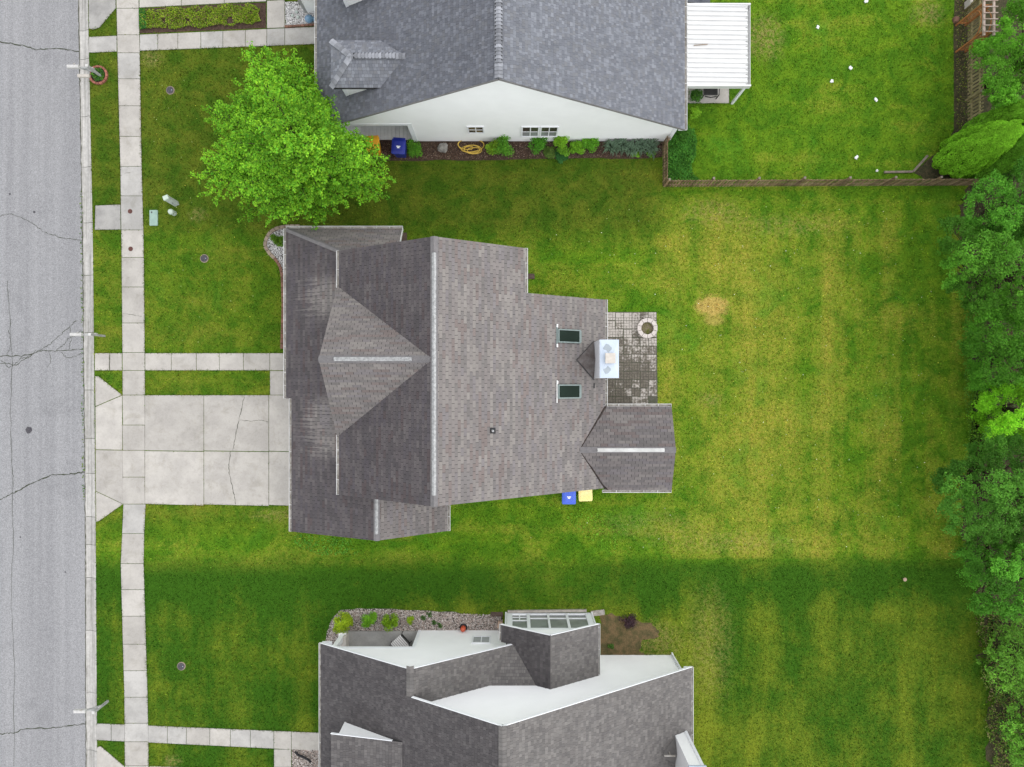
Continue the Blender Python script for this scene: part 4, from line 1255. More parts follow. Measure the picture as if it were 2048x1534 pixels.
# patio cover
pc = empty("patio_cover", (9.9, 16.1, 0), "white ribbed metal patio cover attached behind the northern house", "patio cover")
ny = 17; ya, yb = 14.2, 18.12; xa, xb = 8.36, 11.38
pw = (yb-ya-.1)/ny
zc = lambda x: 2.55-.03*(x-xa)
for i in range(ny):
    y0 = ya+.05+i*pw; y1 = y0+pw
    m = MB()
    prof = [(y0+.001,0),(y0+pw*.66,0),(y0+pw*.70,.07),(y0+pw*.92,.07),(y1-.004,.0)]
    P = [(x_, y_, zc(x_)+z_) for x_ in (xa, xb-.12) for y_, z_ in prof] + [(x_, y_, zc(x_)+z_-.012) for x_ in (xa, xb-.12) for y_, z_ in prof]
    n = len(prof)
    fs = [(j, n+j, n+j+1, j+1) for j in range(n-1)] + [(2*n+j, 2*n+j+1, 3*n+j+1, 3*n+j) for j in range(n-1)] + [(n+j, 3*n+j, 3*n+j+1, n+j+1) for j in range(n-1)]
    m.add(P, fs); m.build("roof_pan", M['metal_white'], pc)
m = MB()
m.box(xb-.14, xb-.125, ya, yb, 2.30, 2.445); m.box(xb-.125, xb-.012, ya, yb, 2.30, 2.32); m.box(xb-.012, xb+.01, ya, yb, 2.30, 2.50)
m.box(xa, xb+.01, ya-.03, ya+.045, 2.30, 2.60-.0); m.box(xa, xb+.01, yb-.045, yb+.03, 2.30, 2.56)
m.build("fascia", M['metal_white'], pc)
for yy in (ya+.16, yb-.16):
    m = MB(); m.box(11.22, 11.34, yy-.055, yy+.055, .03, 2.3); m.build("post", M['trim'], pc, bevel=.008)
m = MB(); m.obox((9.0, 16.15, 2.565), (1,.08,0), (-.08,1,0), (0,0,1), .33, .012, .02); m.build("debris", M['edge_stone'], pc)
for i in range(ny):
    if i % 2 == 0 or i in (3, 9):
        yy = ya+.05+i*pw+pw*.35
        m = MB(); m.box(xb-.20, xb-.128, yy-.02, yy+.025, 2.455, 2.475); m.build("drain_slot", M['grey_post'], pc)
slabp = empty("patio_slab", W(1417, 120), kind='structure', label="concrete slab under the white patio cover")
slab(slabp, [(1336,207),(1458,207),(1458,40),(1336,40)], 'concrete', .05)

# ================================================================= SOUTHERN HOUSE
hS = empty("house", (-.4, -20, 0), "southern house with brown-grey shingles, white stepped gables and glazed sunroom", "house", "houses along the street")
SX, SZ, SS = -.37, 8.5, .655
zSE = lambda x, y: SZ - SS*(x-SX)
zSW = lambda x, y: SZ + SS*(x-SX)
WX = -4.39; WZ = zSW(WX, 0)
zWE = lambda x, y: WZ - .655*(x-WX)
SRX, SRZ = 1.75, 4.08
zsW = lambda x, y: SRZ + .64*(x-SRX); zsE = lambda x, y: SRZ - .64*(x-SRX)
SY1 = -28.0
YM, YW, YS = -13.49, -12.30, -11.48        # rakes: main, wing, sunroom
YMW, YWW, YSW = -13.95, -12.67, -11.75     # walls
# cricket between wing and sunroom: plane through three points
c1 = W(965,1372,3.68); c2 = W(1075,1372,3.68)
xv = (WZ+.655*WX - SRZ + .64*SRX)/(.655+.64)      # where wing and sunroom planes meet
zv = zWE(xv, 0)
yv = -12.25
mc = (3.68-zv)/(abs(YMW)-abs(yv))
zC = lambda x, y: zv + mc*(yv-y)
xl = WX+(WZ-3.68)/.655; xr_ = SRX-(SRZ-3.68)/.64
pSW = [(SX,YM),(SX,SY1),(-9.05,SY1),(-9.05,YW),(WX,YW),(WX,YM)]
pSE = [(SX,YM),(8.53,YM),(8.53,SY1),(SX,SY1)]
pWE = [(WX,YW),(WX,YMW),(xl,YMW),(xv,yv),(xv,YW)]
psW = [(SRX,YS),(-.52,YS),(-.52,YW),(xv,YW),(xv,yv),(xr_,YMW),(SRX,YMW)]
psE = [(SRX,YS),(SRX,YMW),(4.12,YMW),(4.12,YS)]
pC = [(xv,yv),(xl,YMW),(xr_,YMW)]
wl = MB()
wl.prism([(-8.75,YMW),(SX,YMW),(SX,-27.6),(-8.75,-27.6)], -.1, cz(zSW)); wl.prism([(SX+.001,YMW),(8.25,YMW),(8.25,-27.6),(SX+.001,-27.6)], -.1, cz(zSE))
wl.prism([(-4.75,YWW),(WX,YWW),(WX,YMW+.001),(-4.75,YMW+.001)], -.1, cz(zSW)); wl.prism([(WX+.001,YWW),(-.3,YWW),(-.3,YMW+.001),(WX+.001,YMW+.001)], -.1, cz(zWE))
wl.prism([(-8.7,YWW),(-4.751,YWW),(-4.751,YWW-.12),(-8.7,YWW-.12)], 2.38, cz(zSW))
wl.prism([(-.23,YSW-.16),(-.23,YMW+.002),(-.12,YMW+.002),(-.12,YSW-.16)], 0, 2.4); wl.prism([(3.89,YSW-.16),(3.89,YMW+.002),(4.0,YMW+.002),(4.0,YSW-.16)], 0, 2.4)
wl.build("wall", M['siding'], hS)
siding(hS, (0,YMW,0), (1,0,0), (0,1,0), [(-8.6,0),(8.25,0),(8.25,zSE(8.25,0)-.12),(SX,SZ-.12),(-8.6,zSW(-8.6,0)-.12)])
siding(hS, (0,YWW,0), (1,0,0), (0,1,0), [(-4.75,0),(-.3,0),(-.3,zWE(-.3,0)-.12),(WX,WZ-.12),(-4.75,zSW(-4.75,0)-.12)])
siding(hS, (0,YWW,0), (1,0,0), (0,1,0), [(-8.7,2.38),(-4.75,2.38),(-4.75,zSW(-4.75,0)-.12),(-8.7,zSW(-8.7,0)-.12)])
q = MB(); q.box(-8.72, -4.68, YWW+.024, YWW+.05, 2.34, 2.50); q.build("porch_header", M['trim'], hS)
q = MB(); q.box(-4.80, -4.66, YWW+.024, YWW+.05, 0, 2.339); q.build("corner_board", M['trim'], hS)
q = MB(); q.box(8.12, 8.27, YMW+.024, YMW+.05, 0, 2.7); q.build("corner_board", M['trim'], hS)
q = MB(); q.tube([(8.20,YMW+.14,.05),(8.20,YMW+.10,.3),(8.20,YMW+.10,2.45),(8.42,YMW+.3,2.68)], .045, 8); q.build("downspout", M['trim'], hS)
q = MB(); q.box(8.2, 8.53, YMW+.06, YM-.02, 2.50, 2.60); q.build("soffit_return", M['trim'], hS)
q = MB(); q.box(-9.05, -8.6, YWW+.06, YW-.02, 2.48, 2.58); q.build("soffit_return", M['trim'], hS)
pf = MB(); pf.box(-8.75, -4.751, -16.5, YWW-.0, -.05, .13); pf.build("porch_floor", M['concrete_old'], hS)
q = MB(); q.box(-8.72, -8.50, YWW-.32, YWW-.05, .13, 2.38); q.box(-8.80, -8.42, YWW-.40, YWW+.03, .13, .42); q.build("porch_post", M['white'], hS)
q = MB(); q.box(-8.66, -8.34, -16.4, YWW-.06, .131, .75); q.build("porch_rail_wall", M['beige'], hS)
window(hS, (0,YWW+.024,0), (1,0,0), (0,1,0), -1.90, -1.12, 1.05, 1.85, 2, 1, 'blind')
# sunroom glazing
def bxs(x0, x1, z0, z1, y0, y1, name, mat, parent): 
    q = MB(); q.box(x0, x1, YSW+y0, YSW+y1, z0, z1); return q.build(name, M[mat], parent)
sr = sub_empty("sunroom", hS)
q = MB()
q.box(-.25, 4.02, YSW-.14, YSW, -.02, .20); q.box(-.25, 4.02, YSW-.14, YSW, 2.28, 2.50)
for (a, b) in ((-.25,.02),(.74,.90),(1.78,1.88),(2.72,2.84),(3.74,4.02)): q.box(a, b, YSW-.14, YSW, .20, 2.28)
q.build("sunroom_frame", M['trim'], sr)
wl2 = MB(); wl2.prism([(-.25,YSW-.141),(SRX,YSW-.141),(SRX,YSW-.02),(-.25,YSW-.02)], 2.501, cz(zsW, .15)); wl2.prism([(SRX+.001,YSW-.141),(4.02,YSW-.141),(4.02,YSW-.02),(SRX+.001,YSW-.02)], 2.501, cz(zsE, .15))
wl2.build("sunroom_gable", M['siding'], sr)
siding(sr, (0,YSW-.02,0), (1,0,0), (0,1,0), [(-.25,2.51),(4.02,2.51),(4.02,zsE(4.02,0)-.12),(SRX,SRZ-.12),(-.25,zsW(-.25,0)-.12)])
for (a, b) in ((.90,1.78),(1.88,2.72),(2.84,3.74)):
    bxs(a, b, .72, .80, -.10, -.03, "rail", 'trim', sr)
    bxs(a+.005, b-.005, .80, 2.28, -.085, -.06, "pane", 'glass', sr)
    bxs(a+.005, b-.005, .20, .72, -.085, -.06, "pane", 'glass', sr)
bxs(.02, .74, 1.02, 1.12, -.10, -.03, "rail", 'trim', sr); bxs(.025, .735, 1.12, 2.28, -.085, -.06, "pane", 'glass', sr)
bxs(.02, .74, .20, .26, -.10, -.03, "rail", 'trim', sr); bxs(.35, .41, .26, 1.02, -.10, -.03, "rail", 'trim', sr); bxs(.02, .74, .58, .63, -.099, -.031, "rail", 'trim', sr)
bxs(.025, .735, .26, 1.02, -.085, -.06, "pane", 'glass', sr)
q = MB(); q.box(-.1, 3.88, YMW+.03, YSW-.2, -.03, .12); q.build("sunroom_floor", M['beige'], sr)
for x_ in (-.31, 4.08):
    q = MB(); q.tube([(x_,YSW+.02,.06),(x_,YSW-.02,.25),(x_,YSW-.02,2.3),(x_+(-.1 if x_ < 0 else .05),YSW+.1,2.5)], .045, 8); q.build("downspout", M['trim'], sr)
rS = deck(hS, "roof", [(pSW,zSW),(pSE,zSE),(pWE,zWE),(psW,zsW),(psE,zsE),(pC,zC)], M['deck'])
PAL_C = [(0.138,0.128,0.122),(0.157,0.147,0.140),(0.122,0.114,0.110),(0.170,0.159,0.150),(0.131,0.123,0.118),(0.146,0.136,0.129)]
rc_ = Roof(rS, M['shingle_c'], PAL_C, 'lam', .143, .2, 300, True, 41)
rc_.plane(pSE, zSE, (-1,0)); rc_.plane(psE, zsE, (-1,0), .001); rc_.plane(pWE, zWE, (-1,0), .001); rc_.plane(pC, zC, (0,-1), .001)
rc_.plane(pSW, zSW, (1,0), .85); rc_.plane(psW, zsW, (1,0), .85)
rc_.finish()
def capline(parent, x, y0, y1, z, mat, step=.16, w=.16, sl=.5):
    yy = y0
    while yy < y1:
        m = MB(); P = []
        for (y_, l) in ((yy,.008),(yy+step+.03,.024)):
            P += [(x-w,y_,z-w*sl+l),(x,y_,z+l),(x+w,y_,z-w*sl+l)]
        lo = [(p[0],p[1],p[2]-.02) for p in P]
        m.add(P+lo, [(0,1,4,3),(1,2,5,4),(0,6,7,1),(1,7,8,2),(0,3,9,6),(2,8,11,5),(3,4,10,9),(4,5,11,10)])
        m.build("ridge_cap_shingle", M[mat], parent); yy += step
capline(rS, WX, YM+.02, YW-.02, WZ+.03, 'cap_brown'); capline(rS, SX, -19.9, YM-.02, SZ+.03, 'cap_brown')
def rake(parent, a, b, f, y, out=.014, mat='trim'):
    q = MB(); q.bar((a,y+out,f(a,y)-.05), (b,y+out,f(b,y)-.05), .024, .13); q.build("rake_board", M[mat], parent)
rake(rS, -9.05, WX, zSW, YW); rake(rS, WX, xv-.05, zWE, YW); rake(rS, WX+.1, SX, zSW, YM); rake(rS, SX, 8.53, zSE, YM)
rake(rS, -.52, SRX, zsW, YS); rake(rS, SRX, 4.12, zsE, YS)
gutter(rS, (-9.05,YW), (-9.05,SY1), (-1,0), zSW(-9.05,0)-.01, hang=1.5, w=.10); gutter(rS, (8.53,YM), (8.53,SY1), (1,0), zSE(8.53,0)-.01, hang=1.5, w=.10)
gutter(rS, (-.52,YS), (-.52,YW+.05), (-1,0), zsW(-.52,0)-.01, w=.09); gutter(rS, (4.12,YS), (4.12,YMW+.05), (1,0), zsE(4.12,0)-.01, w=.09, hang=1.1)
# shed dormer on the street side
dd = sub_empty("dormer", hS)
y0, y1 = -15.6, -19.5; xf = -7.69; zf0 = 4.95; xr2 = -4.74
fD = lambda x, y: zf0+.225*(x+8.02)
pD = [(-8.02,y0+.07),(xr2,y0+.07),(xr2,y1),(-8.02,y1)]
d = deck(dd, "dormer_roof", [(pD,fD)], M['deck'], .10)
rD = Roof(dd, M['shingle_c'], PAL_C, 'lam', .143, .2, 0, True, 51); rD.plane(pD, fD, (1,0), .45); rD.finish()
q = MB(); q.add([(xf,y0,zSW(xf,0)-.05),(-5.0,y0,zSW(-5.0,0)-.05),(-5.0,y0,fD(-5.0,0)-.09),(xf,y0,fD(xf,0)-.09),(xf,y0-.1,zSW(xf,0)-.05),(-5.0,y0-.1,zSW(-5.0,0)-.05),(-5.0,y0-.1,fD(-5.0,0)-.09),(xf,y0-.1,fD(xf,0)-.09)],
     [(0,3,2,1),(4,5,6,7),(0,4,7,3),(3,7,6,2),(1,2,6,5)]); q.build("dormer_cheek", M['siding'], dd)
q = MB(); q.box(xf-.02, xf+.08, y1, y0+.012, zSW(xf,0)-.05, fD(xf,0)-.09); q.build("dormer_front", M['siding'], dd)
q = MB(); q.bar((-8.03,y0+.085,fD(-8.03,0)-.03), (-5.2,y0+.085,fD(-5.2,0)-.03), .025, .11); q.build("rake_board", M['trim'], dd)
# chimney chase near the rear eave
q = MB(); q.box(7.62, 8.24, -18.2, -16.45, 2.3, 6.0); chS = q.build("chimney", M['siding'], hS)
siding(chS, (0,-16.45,0), (1,0,0), (0,1,0), [(7.62,2.6),(8.24,2.6),(8.24,6.0),(7.62,6.0)])
q = MB(); q.box(8.14, 8.262, -16.426, -16.40, 2.6, 6.0); q.build("corner_board", M['trim'], chS)
q = MB(); q.box(7.55, 8.31, -18.3, -16.35, 6.0, 6.12); q.build("chimney_cap", M['cap_metal'], chS)
q = MB(); s0 = on(zSE, 6.9, -17.1, .03)
q.add([s0, (7.6,-17.1,zSE(7.6,0)+.42), on(zSE,7.6,-16.45,.03), on(zSE,7.6,-17.8,.03)], [(0,1,2),(0,3,1),(1,3,2)]); q.build("chimney_saddle", M['cap_brown'], hS)
q = MB(); q.tube([on(zSE,7.25,-17.0,.0), on(zSE,7.25,-17.0,.5)], .03, 6); q.obox(on(zSE,7.2,-16.98,.5), (1,0,0), (0,1,0), (0,0,1), .25, .03, .03); q.build("antenna", M['gutter_in'], hS)
q = MB(); q.box(-10.0, -9.3, -20.5, -19.55, 2.2, 2.32); q.build("porch_roof", M['trim'], hS)
q = MB(); q.box(-9.95, -9.85, -19.75, -19.65, 0, 2.2); q.build("porch_post", M['trim'], hS)
block([(-8.8,-12.7),(-.3,-12.7),(-.3,-11.75),(4.0,-11.75),(4.0,-14),(8.3,-14),(8.3,-28),(-8.8,-28)])

# ================================================================= THINGS
def rounded_rect(x0, x1, y0, y1, r, n=4):
    P = []
    for cx, cy, a0 in ((x1-r,y1-r,0),(x0+r,y1-r,90),(x0+r,y0+r,180),(x1-r,y0+r,270)):
        for k in range(n+1):
            t = R(a0+90*k/n); P.append((cx+r*math.cos(t), cy+r*math.sin(t)))
    return P

# mailboxes
def mailbox(base, dy, label, paper=False):
    b = Vector(base)
    t = empty("mailbox", b, label, "mailbox", "mailboxes along the kerb")
    m = MB(); m.box(b.x-.05, b.x+.05, b.y-.05, b.y+.05, -.1, 1.25); m.build("post", M['grey_post'], t)
    m = MB(); m.add([], []); m.box(b.x-.065, b.x+.065, b.y-.065, b.y+.065, 1.25, 1.29); m.build("post_cap", M['mail_white'], t)
    m = MB(); m.box(b.x-.92, b.x-.05, b.y-.045, b.y+.045, .95, 1.04); m.build("arm", M['grey_post'], t)
    m = MB(); m.bar((b.x-.05,b.y,.55), (b.x-.45,b.y,.96), .07, .07); m.build("brace", M['grey_post'], t)
    x0, x1 = b.x-1.02, b.x-.45
    prof = [(-.085,0),(.085,0),(.085,.11)]+[(.085*math.cos(R(a)), .11+.085*math.sin(R(a))) for a in range(20,180,20)]+[(-.085,.11)]
    m = MB(); n = len(prof)
    P = [(x0,b.y+p[0],1.045+p[1]) for p in prof]+[(x1,b.y+p[0],1.045+p[1]) for p in prof]
    m.add(P, [tuple(range(n)), tuple(range(2*n-1,n-1,-1))]+[(i,n+i,n+(i+1)%n,(i+1)%n) for i in range(n)])
    bx_ = m.build("box", M['mail_white'], t, bevel=.006)
    m = MB(); m.box(x0-.012, x0+.004, b.y-.08, b.y+.08, 1.05, 1.2); m.build("door", M['mail_white'], bx_)
    m = MB(); m.box(x1-.22, x1-.20, b.y+.088, b.y+.10, 1.10, 1.30); m.box(x1-.22, x1-.13, b.y+.088, b.y+.10, 1.25, 1.30); m.build("flag", M['beige'], bx_)
    if paper:
        m = MB(); m.box(b.x-.78, b.x-.20, b.y-.34, b.y-.20, .62, .76); m.build("newspaper_holder", M['beige'], t)
        m = MB(); m.box(b.x-.3, b.x-.2, b.y-.2, b.y-.04, .66, .70); m.build("bracket", M['grey_post'], t)
    m = MB(); m.obox((b.x+.02,b.y+.075,.78), (1,0,0), (0,1,0), (0,0,1), .04, .02, .09); m.build("number_plate", M['mail_white'], t)
    return t
mailbox(W(203,153), 0, "white mailbox on a grey post standing in a red brick ring", True)
mailbox(W(209,672), 0, "white mailbox on a grey post beside the middle house's front walk")
mailbox(W(216,1402), 0, "white mailbox on a grey post near the photo's bottom edge")

# brick ring planter
c = W(198, 151)
rg = empty("brick_planter_ring", c, "low red brick ring around a mailbox post", "planter")
for k in range(15):
    a = 2*math.pi*k/15; d = Vector((math.cos(a), math.sin(a), 0)); s = Vector((-d.y, d.x, 0))
    m = MB(); m.obox(c+d*.43+Vector((0,0,.05)), d, s, (0,0,1), .055, .083, .06+random.uniform(-.006,.006)); m.build("brick", M['brick'], rg, bevel=.012)
m = MB(); m.lathe(c, [(.37, 0), (.37, .05)], 18); m.build("soil", M['mulch'], rg)
block([(c.x+.48*math.cos(t), c.y+.48*math.sin(t)) for t in np.linspace(0, 6.28, 13)[:-1]])

# utility fittings in the front yard
b = W(353, 408)
t = empty("utility_pedestal", b, "tall grey-green utility pedestal leaning in the front lawn", "utility box")
ax = Vector((-.05, .06, 1)).normalized(); ux = Vector((1,.4,0)).normalized(); ux = (ux-ax*ux.dot(ax)).normalized(); uy = ax.cross(ux)
m = MB(); m.obox(b+ax*.45, ux, uy, ax, .13, .10, .47); m.build("housing", M['ped'], t, bevel=.02)
m = MB(); m.obox(b+ax*.99, ux, uy, ax, .145, .115, .08); m.build("cap", M['ped_pale'], t, bevel=.03)
m = MB(); m.obox(b+ax*.45+uy*-.105, ux, uy, ax, .02, .008, .05); m.build("latch", M['iron'], t)
b = W(349, 427)
t = empty("utility_pedestal", b, "short round pale green utility pedestal beside the tall one", "utility box")
m = MB(); m.lathe(b, [(.13,-.02),(.13,.32)], 20); m.build("housing", M['ped_pale'], t, smooth=False)
m = MB(); m.lathe(b, [(.145,.32),(.145,.40),(.12,.47),(.07,.51),(0.001,.52)], 20); m.build("dome", M['ped_pale'], t, smooth=True)
b = W(308, 436)
t = empty("utility_vault", b, "flat green rectangular utility vault lid set in lawn", "utility box")
m = MB(); m.prism(rounded_rect(b.x-.21, b.x+.21, b.y-.40, b.y+.40, .04), -.05, .05); m.build("frame", M['ped_flat'], t)
m = MB(); m.prism(rounded_rect(b.x-.185, b.x+.185, b.y-.375, b.y+.375, .03), .05, .062); m.build("lid", M['ped_flat'], t)
m = MB(); m.lathe((b.x-.09, b.y+.28, .062), [(.04,0),(.04,.012)], 12); m.build("bolt", M['iron'], t)
block([(b.x-.22,b.y-.41),(b.x+.22,b.y-.41),(b.x+.22,b.y+.41),(b.x-.22,b.y+.41)])
for (px, py, lab) in ((341,181,"round dark iron cover in lawn left of the bright tree"), (409,517,"round dark iron cover in lawn before the middle house"), (363,1332,"round dark iron cover in the southern front lawn")):
    b = W(px, py); t = empty("sewer_cover", b, lab, "manhole", "iron covers in the lawns")
    m = MB(); m.lathe(b, [(.215,-.05),(.215,.03),(.185,.045)], 24); m.build("rim", M['edge_stone'], t)
    m = MB(); m.lathe(b, [(.185,.02),(.185,.055),(.17,.062)], 24); ld = m.build("lid", M['iron'], t)
    for k in range(3):
        m = MB(); m.lathe((b.x+.09*math.cos(k*2.1), b.y+.09*math.sin(k*2.1), .062), [(.018,0),(.018,.012)], 8); m.build("lug", M['cap_metal'] if k == 0 else M['iron'], ld)
    block([(b.x+.25*math.cos(q), b.y+.25*math.sin(q)) for q in np.linspace(0, 6.28, 13)[:-1]])
for (px, py, lab) in ((261,423,"small rusty round cover in sidewalk beside the grey verge pad"), (262,498,"small rusty round cover in sidewalk, nearer the middle house")):
    b = W(px, py); m = MB(); m.lathe((b.x,b.y,.03), [(.115,0),(.115,.016),(.10,.02),(.06,.018),(.02,.022)], 20)
    m.build("valve_cover", M['rust'], label=lab, cat="cover", group="rusty covers in the sidewalk")

# wheelie bins
def bin_(base, rot, body, lid, label, prt=True):
    b = Vector(base)
    t = empty("wheelie_bin", b, label, "bin", "wheelie bins")
    t.rotation_euler = (0, 0, rot)
    def B(mb, name, mat, parent, **k):
        mb.v = [(x+b.x, y+b.y, z+b.z) for x, y, z in mb.v]; return mb.build(name, mat, parent, **k)
    m = MB(); lo = rounded_rect(-.25,.25,-.27,.27,.05); hi = rounded_rect(-.32,.32,-.36,.36,.06); n = len(lo)
    m.add([(x,y,.06) for x,y in lo]+[(x,y,1.0) for x,y in hi], [tuple(range(n))[::-1], tuple(range(n,2*n))]+[(i,(i+1)%n,n+(i+1)%n,n+i) for i in range(n)])
    B(m, "body", body, t)
    m = MB(); o1 = rounded_rect(-.345,.345,-.40,.37,.07); o2 = rounded_rect(-.335,.335,-.39,.36,.07); o3 = rounded_rect(-.22,.22,-.26,.24,.09)
    m.add([(x,y,1.0) for x,y in o1]+[(x,y,1.035) for x,y in o1]+[(x,y,1.05) for x,y in o2]+[(x,y,1.085) for x,y in o3],
          [tuple(range(n))[::-1], tuple(range(3*n,4*n))]+[(L*n+i,L*n+(i+1)%n,(L+1)*n+(i+1)%n,(L+1)*n+i) for L in range(3) for i in range(n)])
    ld = B(m, "lid", lid, t)
    m = MB(); m.box(-.30,.30,.38,.44,.95,.99); B(m, "handle", body, t)
    for s in (-1, 1):
        m = MB(); m.tube([(s*.22,.27,.11),(s*.30,.27,.11)], .11, 14); B(m, "wheel", M['black'], t)
        m = MB(); m.obox((s*.22,-.30,1.062), (1,-s*.8,0), (s*.8,1,0), (0,0,1), .055, .02, .008); B(m, "grip", body, ld)
    if prt:
        # white print on the lid: a block of bars with a shorter one below
        m = MB(); m.box(-.10,.10,-.05,.0,1.084,1.0885); m.box(-.06,.06,-.12,-.06,1.084,1.0885); B(m, "print", M['print'], ld)
    return t
bin_((2.84,-5.62,0), 0, M['blue_bin'], M['blue_bin'], "blue wheelie bin against the middle house's south wall")
bin_((3.66,-5.47,0), R(2), M['yellow_bin'], M['yellow_bin'], "pale yellow wheelie bin against the middle house's south wall", False)
c = W(797,290,1.05); bin_((c.x, c.y-.05, 0), R(-4), M['navy_bin'], M['navy_bin'], "dark blue wheelie bin at the northern house's porch")
c = W(745,288,1.05); bin_((c.x, c.y, 0), R(3), M['orange_bin'], M['orange_bin'], "orange-yellow bin half hidden under the bright tree", False)

# fire pit
c = W(1293, 657)
fp = empty("fire_pit", c, "ring of pale blocks, a fire pit on the paver patio", "fire pit")
for lv in range(2):
    for k in range(10):
        a0, a1 = R(k*36+lv*18-90+1.2+18), R((k+1)*36+lv*18-90-1.2+18); ro, ri = .525, .325
        P = [(c.x+r_*math.cos(a), c.y+r_*math.sin(a)) for r_, a in ((ri,a0),(ro,a0),(ro,a1),(ri,a1))]
        m = MB(); m.prism(P, .06+lv*.12, .06+lv*.12+.115); m.build("block", M['pit_stone'], fp, bevel=.008)
m = MB(); m.lathe(c, [(.33,.05),(.33,.08),(.1,.11)], 20); m.build("ash", M['ash'], fp)

# paver patio: stamped square pavers, each with a cobble relief
pt = empty("paver_patio", W(1262,717), kind='structure', label="mossy square paver patio behind the middle house")
m = MB(); m.prism(pxpoly([(1195,624),(1313,624),(1315,810),(1195,810)]), -.05, .035); m.build("joint_bed", M['joint'], pt)
block(pxpoly([(1190,624),(1313.5,624),(1314,815),(1190,815)]))
S = 16.55*H/F
lay = [[(0,0,1,2),(1,0,1,1),(2,0,1,1),(1,1,2,1),(0,2,1,1),(1,2,1,1),(2,2,1,1)],
       [(0,0,2,1),(2,0,1,1),(0,1,1,1),(1,1,1,1),(2,1,1,2),(0,2,1,1),(1,2,1,1)],
       [(0,0,1,1),(1,0,1,1),(2,0,1,1),(0,1,1,1),(1,1,2,2),(0,2,1,1)]]
pmesh = []
for L in lay:
    m = MB(); u = (S-.016)/3
    for (i, j, w, h) in L:
        x0, x1, y0, y1 = i*u+.007, (i+w)*u-.007, j*u+.007, (j+h)*u-.007; z = .052+random.uniform(-.003,.003)
        b = .012
        m.add([(x0,y0,.0),(x1,y0,.0),(x1,y1,.0),(x0,y1,.0),(x0,y0,z-.008),(x1,y0,z-.008),(x1,y1,z-.008),(x0,y1,z-.008),(x0+b,y0+b,z),(x1-b,y0+b,z),(x1-b,y1-b,z),(x0+b,y1-b,z)],
              [(0,1,5,4),(1,2,6,5),(2,3,7,6),(3,0,4,7),(4,5,9,8),(5,6,10,9),(6,7,11,10),(7,4,8,11),(8,9,10,11)])
    m.v = [(x-S/2, y-S/2, z) for x, y, z in m.v]
    pmesh.append(m.mesh("paver", M['paver']))
o0 = org(pt)
for i in range(7):
    for j in range(11):
        px, py = 1313-16.55*(i+.5), 624.5+16.85*(j+.5)
        p = W(px, py)
        if j == 10 and i == 0: continue
        ob = link_obj("paver", random.choice(pmesh), pt, p-o0); ob.rotation_euler = (0, 0, random.choice((0,1,2,3))*math.pi/2)

# brick edging of the middle house's front bed
ed = empty("bed_edging", W(566, 600), "dull red brick edging along the middle house's front bed", "edging")
path = [(600,453),(575,453),(553,457),(540,466),(532,480),(531,494),(540,508),(553,520),(561,533),(565,550),(566,580),(567,610),(566,640),(565,670),(564,703)]
pts = [W(x, y) for x, y in path]
acc = 0; seg = []
dense = []
for a, b in zip(pts, pts[1:]):
    n_ = max(1, int((b-a).length/.02))
    dense += [a.lerp(b, k/n_) for k in range(n_)]
L = .26; step = int(L/.02); k = 0
for i in range(0, len(dense)-step, step):
    a, b = dense[i], dense[i+step-1]; d = (b-a)
    if d.length < .05: continue
    mm = M['edge_stone'] if k < 12 else M['brick_dull']
    m = MB(); m.obox((a+b)/2+Vector((0,0,.05)), d, Vector((-d.y,d.x,0)), (0,0,1), d.length/2, .085 if k < 12 else .07, .055); m.build("brick", mm, ed, bevel=.012); k += 1

# stones: loose pebbles as real geometry in the gravel beds
def pebbles(name, polys, n, cols, rmin, rmax, z, seed, label, kind='stuff'):
    r = np.random.default_rng(seed)
    tot = []
    for poly in polys:
        P = np.array(pxpoly(poly)); lo, hi = P.min(0), P.max(0)
        c = lo+(hi-lo)*r.random((n*3, 2)); c = c[inside(P, c)][:n]; tot.append(c)
    c = np.concatenate(tot); k = len(c)
    rad = r.uniform(rmin, rmax, k)
    t = np.arange(6)*math.pi/3
    ang = r.random(k)*6.28; st = r.uniform(.6, 1.0, k)
    ring = np.stack([np.cos(t), np.sin(t)], 1)
    ex = ring[None]*rad[:,None,None]; ex[:,:,1] *= st[:,None]
    ca, sa = np.cos(ang), np.sin(ang)
    xy = np.stack([ex[:,:,0]*ca[:,None]-ex[:,:,1]*sa[:,None], ex[:,:,0]*sa[:,None]+ex[:,:,1]*ca[:,None]], 2)+c[:,None]
    zz = z+rad*.7
    faces = []
    top = np.concatenate([c, zz[:,None]], 1)
    tri = []
    base = np.concatenate([xy, np.full((k,6,1), z)], 2)
    for i in range(6):
        j = (i+1) % 6
        tri.append(np.stack([base[:,i], base[:,j], top], 1))
    V = np.concatenate(tri, 0).reshape(-1, 3)
    C = np.array(cols)[r.integers(0, len(cols), k)]*r.uniform(.75, 1.2, (k,1))
    me = np_mesh(name, V, 3, M['stone_piece'], np.tile(C, (6,1)), V.mean(0))
    o = link_obj(name, me, None, V.mean(0)); tag(o, label, "gravel", kind=kind); return o
def inside(P, q):
    x, y = q[:,0], q[:,1]; res = np.zeros(len(q), bool); n = len(P); j = n-1
    for i in range(n):
        xi, yi, xj, yj = P[i,0], P[i,1], P[j,0], P[j,1]
        if yi != yj:
            cnd = ((yi > y) != (yj > y)) & (x < (xj-xi)*(y-yi)/(yj-yi)+xi); res ^= cnd
        j = i
    return res
GC = [(.44,.38,.34),(.30,.25,.22),(.52,.48,.45),(.20,.165,.145),(.38,.30,.26)]
WC = [(.70,.69,.68),(.50,.49,.48),(.35,.34,.34),(.62,.60,.58)]
pebbles("gravel", [[(652,1290),(666,1238),(684,1222),(800,1221),(900,1226),(1003,1230),(1003,1261),(694,1261)]], 4500, GC, .018, .042, .03, 1, "loose river pebbles along the southern porch")
